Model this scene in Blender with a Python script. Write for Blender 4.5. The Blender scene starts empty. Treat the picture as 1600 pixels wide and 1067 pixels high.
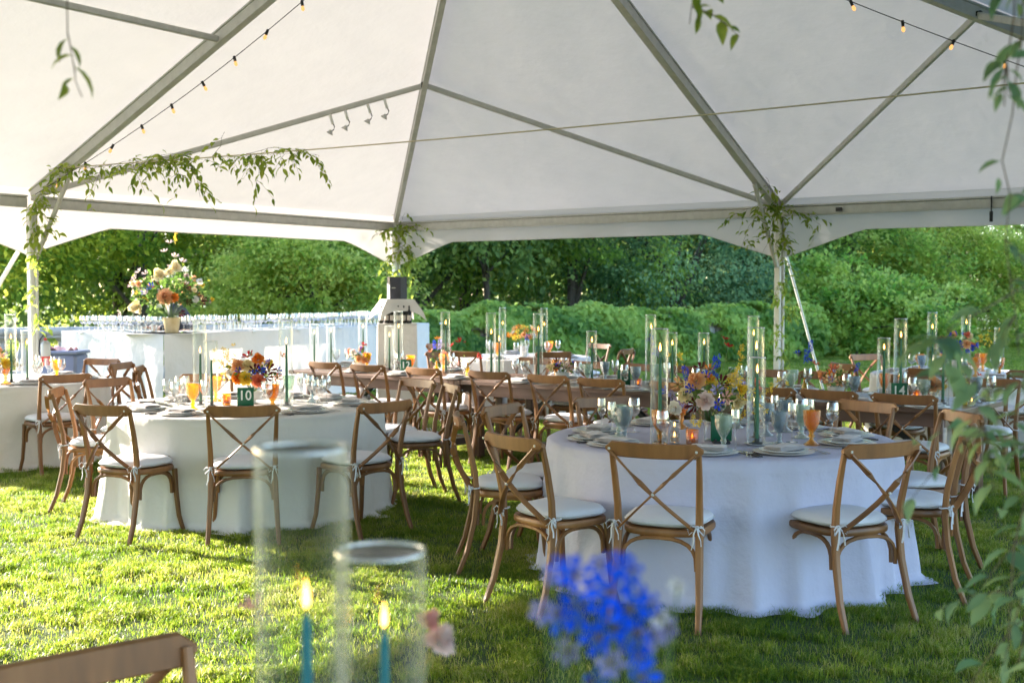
import bpy, math, random
import numpy as np
from mathutils import Vector, Matrix

S = bpy.context.scene
COL = S.collection
R = math.radians
rng = random.Random(7)
nrg = np.random.default_rng(7)

# ------------------------------------------------------------------ camera, sky, sun, exposure
cam_d = bpy.data.cameras.new('camera')
cam = bpy.data.objects.new('camera', cam_d); COL.objects.link(cam)
cam.location = (0, 0, 1.6)
cam.rotation_euler = (R(90) - 0.0398, 0, 0)
cam_d.sensor_width = 36; cam_d.lens = 36 * 1885 / 1600
cam_d.clip_start = .05; cam_d.clip_end = 600
cam_d.dof.use_dof = True; cam_d.dof.focus_distance = 6.6; cam_d.dof.aperture_fstop = 4.2
S.camera = cam

SUN_EL, SUN_DIR = R(16.2), Vector((-.83, .56, 0)).normalized()
world = bpy.data.worlds.new('World'); S.world = world; world.use_nodes = True
wn = world.node_tree.nodes; wl = world.node_tree.links
bg = wn['Background']; sky = wn.new('ShaderNodeTexSky')
sky.sky_type = 'NISHITA'; sky.sun_disc = False; sky.sun_elevation = SUN_EL
sky.sun_rotation = math.atan2(SUN_DIR.x, SUN_DIR.y)
sky.air_density = 1.0; sky.dust_density = .7; sky.ozone_density = 2.2
wl.new(sky.outputs[0], bg.inputs[0]); bg.inputs[1].default_value = .15
sun_d = bpy.data.lights.new('sun', 'SUN'); sun_d.energy = 5.0; sun_d.angle = R(.53); sun_d.color = (1, .91, .79)
sun = bpy.data.objects.new('sun', sun_d); COL.objects.link(sun)
sv = Vector((SUN_DIR.x * math.cos(SUN_EL), SUN_DIR.y * math.cos(SUN_EL), math.sin(SUN_EL)))
sun.rotation_euler = sv.to_track_quat('Z', 'Y').to_euler(); sun.location = (-20, 14, 12)
S.view_settings.view_transform = 'Standard'; S.view_settings.look = 'None'
S.view_settings.exposure = 2.56; S.view_settings.gamma = 1; S.view_settings.use_curve_mapping = False
S.cycles.max_bounces = 10; S.cycles.diffuse_bounces = 4; S.cycles.glossy_bounces = 3
S.cycles.transmission_bounces = 6; S.cycles.transparent_max_bounces = 40
S.cycles.use_denoising = True; S.cycles.sample_clamp_indirect = 6
S.cycles.caustics_reflective = False; S.cycles.caustics_refractive = False

# ------------------------------------------------------------------ materials
def newmat(name):
    m = bpy.data.materials.new(name); m.use_nodes = True
    nt = m.node_tree; nt.nodes.clear()
    out = nt.nodes.new('ShaderNodeOutputMaterial')
    return m, nt, out

def N(nt, t, **kw):
    n = nt.nodes.new(t)
    for k, v in kw.items(): setattr(n, k, v)
    return n

def ramp(nt, fac, cols):
    r = N(nt, 'ShaderNodeValToRGB'); e = r.color_ramp.elements
    while len(e) < len(cols): e.new(.5)
    for i, (p, c) in enumerate(cols): e[i].position = p; e[i].color = (*c, 1)
    nt.links.new(fac, r.inputs[0]); return r.outputs[0]

def noise(nt, scale, detail=3, rough=.5, stretch=None, coord='Object'):
    tc = N(nt, 'ShaderNodeTexCoord'); src = tc.outputs[coord]
    if stretch:
        mp = N(nt, 'ShaderNodeMapping'); mp.inputs['Scale'].default_value = stretch
        nt.links.new(src, mp.inputs[0]); src = mp.outputs[0]
    n = N(nt, 'ShaderNodeTexNoise'); n.inputs['Scale'].default_value = scale
    n.inputs['Detail'].default_value = detail; n.inputs['Roughness'].default_value = rough
    nt.links.new(src, n.inputs['Vector']); return n.outputs['Fac']

def bump(nt, h, strength, dist, shader):
    b = N(nt, 'ShaderNodeBump'); b.inputs['Strength'].default_value = strength
    b.inputs['Distance'].default_value = dist
    nt.links.new(h, b.inputs['Height']); nt.links.new(b.outputs[0], shader.inputs['Normal'])

def pbr(name, cols, rough=.6, scale=8, stretch=None, bstr=.0, bdist=.01, metal=0, spec=.5, detail=4, bscale=None, coord='Object', objvar=0):
    m, nt, out = newmat(name)
    p = N(nt, 'ShaderNodeBsdfPrincipled')
    p.inputs['Roughness'].default_value = rough; p.inputs['Metallic'].default_value = metal
    p.inputs['Specular IOR Level'].default_value = spec
    if isinstance(cols[0], float): cols = [(0., cols), (1., tuple(c * .88 for c in cols))]
    f = noise(nt, scale, detail, .6, stretch, coord)
    c = ramp(nt, f, cols)
    if objvar:
        oi = N(nt, 'ShaderNodeObjectInfo'); hs = N(nt, 'ShaderNodeHueSaturation')
        mr = N(nt, 'ShaderNodeMapRange'); mr.inputs[3].default_value = 1 - objvar; mr.inputs[4].default_value = 1 + objvar
        nt.links.new(oi.outputs['Random'], mr.inputs[0]); nt.links.new(mr.outputs[0], hs.inputs['Value'])
        nt.links.new(c, hs.inputs['Color']); c = hs.outputs[0]
    nt.links.new(c, p.inputs['Base Color'])
    if bstr: bump(nt, noise(nt, bscale or scale * 3, 4, .6, stretch, coord), bstr, bdist, p)
    nt.links.new(p.outputs[0], out.inputs[0]); return m

def translucent(name, col, trans, fac, rough=.8, bscale=0, bstr=.2, bdist=.02, var=.06):
    """cloth, petals, canopy: diffuse + light coming through"""
    m, nt, out = newmat(name)
    d = N(nt, 'ShaderNodeBsdfPrincipled'); d.inputs['Roughness'].default_value = rough; d.inputs['Specular IOR Level'].default_value = .2
    t = N(nt, 'ShaderNodeBsdfTranslucent'); t.inputs[0].default_value = (*trans, 1)
    f = noise(nt, 3, 4)
    c = ramp(nt, f, [(.3, tuple(x * (1 - var) for x in col)), (.7, col)])
    nt.links.new(c, d.inputs['Base Color'])
    if bscale:
        h = noise(nt, bscale, 5, .55); bump(nt, h, bstr, bdist, d); bump(nt, h, bstr, bdist, t)
    mx = N(nt, 'ShaderNodeMixShader'); mx.inputs[0].default_value = fac
    nt.links.new(d.outputs[0], mx.inputs[1]); nt.links.new(t.outputs[0], mx.inputs[2])
    nt.links.new(mx.outputs[0], out.inputs[0]); return m

def leafmat(name, cols, tcols, fac=.45, rough=.6, spec=.18):
    """leaves coloured leaf by leaf from the face attribute rnd"""
    m, nt, out = newmat(name)
    a = N(nt, 'ShaderNodeAttribute', attribute_name='rnd')
    d = N(nt, 'ShaderNodeBsdfPrincipled'); d.inputs['Roughness'].default_value = rough; d.inputs['Specular IOR Level'].default_value = spec
    t = N(nt, 'ShaderNodeBsdfTranslucent')
    n = len(cols)
    nt.links.new(ramp(nt, a.outputs['Fac'], [(i / (n - 1), c) for i, c in enumerate(cols)]), d.inputs['Base Color'])
    n = len(tcols)
    nt.links.new(ramp(nt, a.outputs['Fac'], [(i / (n - 1), c) for i, c in enumerate(tcols)]), t.inputs[0])
    mx = N(nt, 'ShaderNodeMixShader'); mx.inputs[0].default_value = fac
    nt.links.new(d.outputs[0], mx.inputs[1]); nt.links.new(t.outputs[0], mx.inputs[2])
    nt.links.new(mx.outputs[0], out.inputs[0]); return m

def thinglass(name, tint, edge=.35, body=None, bodyfac=0, bscale=0, f0=.04, rough=.02, edge_glint=0):
    m, nt, out = newmat(name)
    t = N(nt, 'ShaderNodeBsdfTransparent'); t.inputs[0].default_value = (*tint, 1)
    g = N(nt, 'ShaderNodeBsdfGlossy'); g.inputs['Roughness'].default_value = rough
    lw = N(nt, 'ShaderNodeLayerWeight'); lw.inputs[0].default_value = edge
    mr = N(nt, 'ShaderNodeMapRange'); mr.inputs[3].default_value = f0; mr.inputs[4].default_value = .9
    nt.links.new(lw.outputs['Facing'], mr.inputs[0])
    if bscale:
        v = N(nt, 'ShaderNodeTexVoronoi'); v.inputs['Scale'].default_value = bscale
        tc = N(nt, 'ShaderNodeTexCoord'); nt.links.new(tc.outputs['Object'], v.inputs['Vector'])
        b = N(nt, 'ShaderNodeBump'); b.inputs['Strength'].default_value = .9; b.inputs['Distance'].default_value = .004
        nt.links.new(v.outputs['Distance'], b.inputs['Height'])
        nt.links.new(b.outputs[0], g.inputs['Normal']); nt.links.new(b.outputs[0], lw.inputs['Normal'])
    base = t.outputs[0]
    if bodyfac:
        bd = N(nt, 'ShaderNodeBsdfTranslucent'); bd.inputs[0].default_value = (*body, 1)
        m0 = N(nt, 'ShaderNodeMixShader'); m0.inputs[0].default_value = bodyfac
        nt.links.new(base, m0.inputs[1]); nt.links.new(bd.outputs[0], m0.inputs[2]); base = m0.outputs[0]
    mx = N(nt, 'ShaderNodeMixShader')
    edge_out = g.outputs[0]
    if edge_glint:  # bright reflections along the glass edges, put in as whitish colour
        df = N(nt, 'ShaderNodeBsdfTranslucent'); df.inputs[0].default_value = (.9, .92, .9, 1); m1 = N(nt, 'ShaderNodeMixShader'); m1.inputs[0].default_value = edge_glint
        nt.links.new(g.outputs[0], m1.inputs[1]); nt.links.new(df.outputs[0], m1.inputs[2]); edge_out = m1.outputs[0]
    nt.links.new(mr.outputs[0], mx.inputs[0]); nt.links.new(base, mx.inputs[1]); nt.links.new(edge_out, mx.inputs[2])
    nt.links.new(mx.outputs[0], out.inputs[0]); return m

def emit(name, col, st):
    m, nt, out = newmat(name); e = N(nt, 'ShaderNodeEmission')
    e.inputs[0].default_value = (*col, 1); e.inputs[1].default_value = st
    nt.links.new(e.outputs[0], out.inputs[0]); return m

M = {}
M['wood'] = pbr('honey_oak', [(.25, (.090, .036, .012)), (.5, (.205, .084, .025)), (.8, (.315, .145, .050))], .45, 7, (1, 1, .12), .25, .002, objvar=.24, bscale=60)
M['farm'] = pbr('farm_table_wood', [(.2, (.085, .043, .030)), (.5, (.15, .082, .060)), (.8, (.22, .13, .10))], .38, 5, (.12, 2, 2), .35, .003, objvar=.2, bscale=40)
M['cloth'] = translucent('shaded_white_linen', (.57, .555, .69), (.74, .70, .70), .16, .85, 4, .5, .05)  # nearest table's linen, its bluish shade put into the colour
M['cloth_w'] = translucent('sun_warmed_linen', (.74, .71, .69), (.80, .74, .68), .2, .85, 4, .5, .05)  # lighter copy of the linen, sunlit warmth put into the colour
M['cushion'] = translucent('white_cushion', (.68, .665, .70), (.7, .68, .62), .08, .85, 12, .35, .015)
M['napkin'] = translucent('blush_napkin', (.72, .66, .64), (.6, .5, .45), .12, .9, 30, .3, .004)
M['canopy'] = translucent('tent_vinyl', (.68, .65, .635), (.76, .72, .69), .122, .45, 1.6, .45, .05, .07)
M['valance'] = translucent('tent_valance', (.70, .67, .65), (.76, .72, .69), .12, .5, 2.0, .3, .02, .03)
M['alu'] = pbr('brushed_aluminium', [(.2, (.47, .46, .44)), (.8, (.62, .61, .58))], .5, 12, (1, 1, 1), .15, .002, metal=.15, bscale=50)
M['whitepole'] = pbr('white_painted_pole', [(.2, (.70, .69, .66)), (.8, (.80, .79, .77))], .4, 9)
M['china'] = pbr('white_china', (.80, .80, .80), .18, 5)
M['charger'] = pbr('stone_charger', [(.3, (.62, .58, .54)), (.7, (.72, .69, .66))], .35, 9)
M['steel'] = pbr('cutlery_steel', (.62, .60, .57), .22, 5, metal=1)
M['black'] = pbr('black_plastic', (.018, .018, .020), .45, 20)
M['rubber'] = pbr('black_cable', (.012, .012, .012), .6, 20)
M['glass'] = thinglass('clear_glass', (.985, .99, .985), .42)
M['cyl'] = thinglass('cylinder_glass', (.985, .992, .985), .13, f0=.010, edge_glint=.28)
M['wine'] = thinglass('wine_glass', (.985, .985, .985), .5, f0=.05)
M['amber'] = thinglass('amber_glass', (1, .72, .04), .2, (1, .50, .0), .30, 160, f0=.02)
M['amberv'] = thinglass('amber_votive_glass', (1, .66, .15), .3, (.75, .34, .01), .36, 120, f0=.08)
M['bluegl'] = thinglass('smoky_blue_glass', (.62, .74, .80), .4, (.42, .52, .58), .30, 160)
M['sagegl'] = thinglass('sage_green_glass', (.80, .92, .84), .4, (.6, .72, .62), .22, 160)
M['yellowgl'] = thinglass('yellow_bottle_glass', (.98, .80, .05), .4, (.9, .62, .02), .40, 60)
M['water'] = thinglass('water', (.95, .97, .97), .2)
M['wax'] = translucent('sage_candle_wax', (.055, .17, .10), (.05, .2, .1), .12, .5)
M['teal'] = translucent('teal_candle_wax', (.020, .19, .21), (.02, .25, .25), .12, .5)
M['ivorywax'] = translucent('ivory_wax', (.8, .76, .66), (.8, .6, .3), .3, .5)
M['flame'] = emit('candle_flame', (1, .40, .085), 3.0)
M['flamecore'] = emit('flame_core', (1, .80, .45), 16)
M['bulb'] = emit('bulb_glow', (1, .48, .16), .26)
M['card'] = pbr('green_card', (.006, .105, .048), .5, 8)
M['print'] = pbr('white_print', (.78, .80, .76), .6, 8)
M['gold'] = pbr('gold_vase', [(.3, (.55, .40, .20)), (.7, (.72, .58, .36))], .35, 6, metal=.35)
M['ceramic'] = pbr('white_ceramic', (.74, .72, .68), .3, 6)
M['stem'] = pbr('green_stem', [(.3, (.05, .11, .025)), (.7, (.10, .17, .04))], .55, 12)
M['twig'] = pbr('brown_twig', (.11, .075, .04), .7, 12)
M['cord'] = pbr('jute_cord', (.72, .60, .44), .8, 40)
M['stone'] = pbr('limestone', [(.2, (.22, .21, .20)), (.5, (.36, .35, .34)), (.8, (.47, .46, .44))], .8, 4, None, .5, .01)
M['bark'] = pbr('tree_bark', [(.3, (.045, .035, .028)), (.7, (.12, .10, .08))], .9, 5, (3, 3, .5), .8, .03)
M['red'] = pbr('red_enamel', (.52, .02, .02), .3, 6)
M['silver'] = pbr('silver_label', (.45, .44, .43), .35, 6, metal=.3)
M['bluegrey'] = pbr('blue_grey_plastic', (.16, .19, .30), .5, 6)
M['shirt'] = pbr('charcoal_shirt', (.030, .031, .045), .85, 14, None, .3, .01)
M['navy'] = pbr('navy_cap', (.020, .035, .075), .85, 14)
M['skin'] = pbr('skin', (.46, .25, .17), .5, 10)
M['hair'] = pbr('dark_hair', (.02, .014, .01), .6, 60)
M['bottle'] = pbr('dark_bottle_glass', (.010, .012, .010), .12, 5)
M['label'] = pbr('bottle_label', (.62, .55, .50), .6, 8)
M['yellowthing'] = pbr('butter', (.75, .58, .22), .5, 9)

def petal(name, col, tr=None): return translucent(name, col, tr or tuple(min(1, c * 1.1) for c in col), .35, .6, 40, .2, .002, .14)
PET = dict(peach=petal('peach_petal', (.78, .42, .20)), orange=petal('orange_petal', (.78, .24, .03)),
           yellow=petal('yellow_petal', (.82, .58, .06)), cream=petal('cream_petal', (.82, .70, .42)),
           blush=petal('blush_petal', (.74, .56, .50)), white=petal('white_petal', (.80, .77, .70)),
           burgundy=petal('burgundy_petal', (.10, .008, .014)), red=petal('red_petal', (.48, .018, .018)),
           blue=petal('blue_petal', (.030, .065, .62)), lilac=petal('lilac_petal', (.36, .32, .60)),
           coral=petal('coral_petal', (.72, .20, .11)), pinkish=petal('pink_petal', (.75, .38, .32)),
           deepblue=petal('delphinium_petal', (.006, .10, .80), (.008, .13, .9)))
M['disc'] = pbr('flower_centre', (.16, .10, .02), .8, 60)

# ------------------------------------------------------------------ helpers
def link(o, parent=None):
    COL.objects.link(o)
    if parent is not None: o.parent = parent
    return o

def tag(o, label=None, cat=None, group=None, kind=None):
    if label: o['label'] = label
    if cat: o['category'] = cat
    if group: o['group'] = group
    if kind: o['kind'] = kind
    return o

def thing(name, label, cat, loc=(0, 0, 0), rz=0, group=None):
    o = bpy.data.objects.new(name, None); link(o); o.location = loc; o.rotation_euler = (0, 0, rz)
    o.empty_display_size = .1
    return tag(o, label, cat, group)

class MB:
    """collects vertices and faces, then links them as one mesh object"""
    def __init__(s): s.v = []; s.f = []; s.m = []; s.mi = 0
    def add(s, vs, fs):
        o = len(s.v); s.v += [tuple(v) for v in vs]
        for f in fs: s.f.append(tuple(i + o for i in f)); s.m.append(s.mi)
        return s
    def box(s, c, d, rot=None, bev=.0):
        x, y, z = d[0] / 2, d[1] / 2, d[2] / 2
        if bev:
            b = min(bev, x * .8, y * .8, z * .8); vs = []
            ring = lambda X, Y, Z: [(-X + b, -Y, Z), (X - b, -Y, Z), (X, -Y + b, Z), (X, Y - b, Z), (X - b, Y, Z), (-X + b, Y, Z), (-X, Y - b, Z), (-X, -Y + b, Z)]
            vs = ring(x - b * .7, y - b * .7, -z) + ring(x, y, -z + b) + ring(x, y, z - b) + ring(x - b * .7, y - b * .7, z)
            fs = [tuple(range(7, -1, -1)), tuple(range(24, 32))]
            for k in range(3):
                for i in range(8): j = (i + 1) % 8; fs.append((k * 8 + i, k * 8 + j, k * 8 + 8 + j, k * 8 + 8 + i))
        else:
            vs = [(-x, -y, -z), (x, -y, -z), (x, y, -z), (-x, y, -z), (-x, -y, z), (x, -y, z), (x, y, z), (-x, y, z)]
            fs = [(3, 2, 1, 0), (4, 5, 6, 7), (0, 1, 5, 4), (1, 2, 6, 5), (2, 3, 7, 6), (3, 0, 4, 7)]
        out = []
        for v in vs:
            q = Vector(v)
            if rot is not None: q = rot @ q
            out.append(q + Vector(c))
        return s.add(out, fs)
    def sweep(s, pts, w, h=None, up=(0, 0, 1), n=8, closed=False, power=3.0):
        """rounded-rectangle (or round, h None) section along pts; w, h may be lists"""
        pts = [Vector(p) for p in pts]; L = len(pts)
        W = w if isinstance(w, (list, tuple)) else [w] * L
        H = (h if isinstance(h, (list, tuple)) else [h] * L) if h is not None else W
        vs = []; fs = []; prev = None
        for i, p in enumerate(pts):
            if closed: t = pts[(i + 1) % L] - pts[i - 1]
            else: t = pts[min(i + 1, L - 1)] - pts[max(i - 1, 0)]
            t = t.normalized() if t.length > 1e-9 else Vector((0, 0, 1))
            u = Vector(up)
            if abs(t.dot(u)) > .98: u = prev if prev is not None else Vector((0, 1, 0)) if abs(t.y) < .9 else Vector((1, 0, 0))
            a = t.cross(u).normalized(); b = a.cross(t).normalized(); prev = b
            for k in range(n):
                an = 2 * math.pi * (k + .5) / n; ca, sa = math.cos(an), math.sin(an)
                if h is not None:
                    e = 2 / power; ca = math.copysign(abs(ca) ** e, ca); sa = math.copysign(abs(sa) ** e, sa)
                vs.append(p + a * (ca * W[i] / 2) + b * (sa * H[i] / 2))
        for i in range(L if closed else L - 1):
            j = (i + 1) % L
            for k in range(n): k2 = (k + 1) % n; fs.append((i * n + k, i * n + k2, j * n + k2, j * n + k))
        if not closed: fs.append(tuple(range(n - 1, -1, -1))); fs.append(tuple(range((L - 1) * n, L * n)))
        return s.add(vs, fs)
    def lathe(s, prof, n=24, c=(0, 0, 0), wob=None):
        vs = []; fs = []; c = Vector(c)
        for (r, z) in prof:
            for k in range(n):
                a = 2 * math.pi * k / n; rr = r * (wob(a, z) if wob else 1)
                vs.append((c.x + rr * math.cos(a), c.y + rr * math.sin(a), c.z + z))
        for i in range(len(prof) - 1):
            for k in range(n): k2 = (k + 1) % n; fs.append((i * n + k, i * n + k2, (i + 1) * n + k2, (i + 1) * n + k))
        if prof[0][0] > 1e-4: fs.append(tuple(range(n - 1, -1, -1)))
        if prof[-1][0] > 1e-4 and prof[0] != prof[-1]: fs.append(tuple(range((len(prof) - 1) * n, len(prof) * n)))
        return s.add(vs, fs)
    def mesh(s, name, mats, smooth=True, ang=40):
        me = bpy.data.meshes.new(name); me.from_pydata(s.v, [], s.f)
        if not isinstance(mats, (list, tuple)): mats = [mats]
        for m in mats: me.materials.append(m)
        if len(mats) > 1: me.polygons.foreach_set('material_index', s.m)
        if smooth:
            me.polygons.foreach_set('use_smooth', [True] * len(me.polygons)); me.update(); me.set_sharp_from_angle(angle=R(ang))
        me.update(); return me
    def build(s, name, mats, parent=None, smooth=True, ang=40, loc=None, rot=None):
        o = bpy.data.objects.new(name, s.mesh(name, mats, smooth, ang)); link(o, parent)
        if loc is not None: o.location = loc
        if rot is not None: o.rotation_euler = rot
        return o

def put(name, me, parent=None, loc=(0, 0, 0), rot=(0, 0, 0), sc=1.0):
    o = bpy.data.objects.new(name, me); link(o, parent); o.location = loc
    if isinstance(rot, Matrix): o.rotation_euler = rot.to_euler()
    else: o.rotation_euler = rot
    o.scale = (sc, sc, sc) if not isinstance(sc, (tuple, list)) else sc
    return o

KIDS = {}
def copy_tree(o, parent=None):
    c = o.copy(); COL.objects.link(c); c.parent = parent
    for ch in o.children: copy_tree(ch, c)
    return c

def leaf_cloud(name, C, D, U, size, tv, tf, mat, rnd, parent=None, kind=None):
    """many small leaves: centres C, long axes D, normals U, template tv (x along leaf, y across, z normal)"""
    C = np.asarray(C, float); n = len(C); D = np.asarray(D, float); U = np.asarray(U, float)
    D /= np.linalg.norm(D, axis=1)[:, None] + 1e-9
    A = np.cross(U, D); A /= np.linalg.norm(A, axis=1)[:, None] + 1e-9
    B = np.cross(D, A); tv = np.asarray(tv, float); size = np.broadcast_to(size, n)
    V = C[:, None] + size[:, None, None] * (tv[None, :, 0:1] * D[:, None] + tv[None, :, 1:2] * A[:, None] + tv[None, :, 2:3] * B[:, None])
    k = len(tv); F = (np.asarray(tf)[None] + (np.arange(n) * k)[:, None, None]).reshape(-1, len(tf[0]))
    me = bpy.data.meshes.new(name); nf = len(F); nv = n * k; m = F.shape[1]
    me.vertices.add(nv); me.vertices.foreach_set('co', V.reshape(-1))
    me.loops.add(nf * m); me.loops.foreach_set('vertex_index', F.reshape(-1).astype(np.int32))
    me.polygons.add(nf); me.polygons.foreach_set('loop_start', np.arange(0, nf * m, m, dtype=np.int32))
    me.update(calc_edges=True)
    at = me.attributes.new('rnd', 'FLOAT', 'FACE'); at.data.foreach_set('value', np.repeat(np.asarray(rnd, float), len(tf)))
    me.materials.append(mat)
    o = bpy.data.objects.new(name, me); link(o, parent)
    if kind: o['kind'] = kind
    return o

LEAF4 = ([(0, 0, 0), (.5, .30, .06), (1, 0, -.04), (.5, -.30, .06)], [(0, 1, 2), (0, 2, 3)])
LEAF6 = ([(0, 0, 0), (.28, .30, .05), (.68, .24, .05), (1, 0, -.10), (.68, -.24, .05), (.28, -.30, .05), (.45, 0, 0)],
         [(0, 1, 6), (1, 2, 6), (2, 3, 6), (3, 4, 6), (4, 5, 6), (5, 0, 6)])
IVY = ([(0, 0, 0), (-.10, .35, .02), (.25, .62, .0), (.40, .28, .06), (.95, 0, -.10), (.40, -.28, .06), (.25, -.62, .0), (-.10, -.35, .02)],
       [(0, 1, 2), (0, 2, 3), (0, 3, 4), (0, 4, 5), (0, 5, 6), (0, 6, 7)])

def unit(n):
    v = nrg.normal(size=(n, 3)); return v / np.linalg.norm(v, axis=1)[:, None]

# tent frame of reference: corner P2, a runs right along the back side, b runs towards the left front
A2 = Vector((.8199, -.5725, 0)); B2 = Vector((-.5725, -.8199, 0)); O2 = Vector((-1.703, 17.622, 0)); SD = 5.904
EAVE, PEAK = 2.608, 5.248
def K3(p): return Vector((p[0] * 1.2, p[1] * 1.2, 1.6 + (p[2] - 1.6) * 1.2))
def tp(u, v, z=0.0): q = O2 + A2 * u + B2 * v; return Vector((q.x, q.y, z))
def roofz(u, v): return EAVE + (PEAK - EAVE) / SD * min(u, 2 * SD - u, v)

# ------------------------------------------------------------------ ground
def ground():
    m, nt, out = newmat('lawn_soil')
    p = N(nt, 'ShaderNodeBsdfPrincipled'); p.inputs['Roughness'].default_value = .95
    nt.links.new(ramp(nt, noise(nt, 1.1, 8, .7), [(.3, (.030, .055, .012)), (.7, (.075, .12, .025))]), p.inputs['Base Color'])
    bump(nt, noise(nt, 30, 6, .7), .8, .03, p); nt.links.new(p.outputs[0], out.inputs[0])
    g = MB(); g.add([(-300, -80, 0), (300, -80, 0), (300, 500, 0), (-300, 500, 0)], [(0, 1, 2, 3)])
    tag(g.build('ground', m), kind='structure')
ground()

def patchy(m):
    nt = m.node_tree; at = [n for n in nt.nodes if n.bl_idname == 'ShaderNodeAttribute'][0]
    ge = N(nt, 'ShaderNodeNewGeometry'); ns = N(nt, 'ShaderNodeTexNoise'); ns.inputs['Scale'].default_value = 1.3; ns.inputs['Detail'].default_value = 5; nt.links.new(ge.outputs['Position'], ns.inputs['Vector'])
    mr = N(nt, 'ShaderNodeMapRange'); mr.inputs[1].default_value = .35; mr.inputs[2].default_value = .68; mr.inputs[3].default_value = -.36; mr.inputs[4].default_value = .40; nt.links.new(ns.outputs['Fac'], mr.inputs[0])
    ad = N(nt, 'ShaderNodeMath'); ad.use_clamp = True
    for l in list(at.outputs['Fac'].links): nt.links.new(ad.outputs[0], l.to_socket)
    nt.links.new(at.outputs['Fac'], ad.inputs[0]); nt.links.new(mr.outputs[0], ad.inputs[1])
M['grass'] = leafmat('grass_blade', [(.030, .070, .008), (.075, .135, .014), (.150, .205, .024), (.36, .33, .13)],
                     [(.16, .30, .02), (.32, .46, .03), (.50, .58, .06), (.66, .60, .20)], .60, .42, .5)

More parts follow.
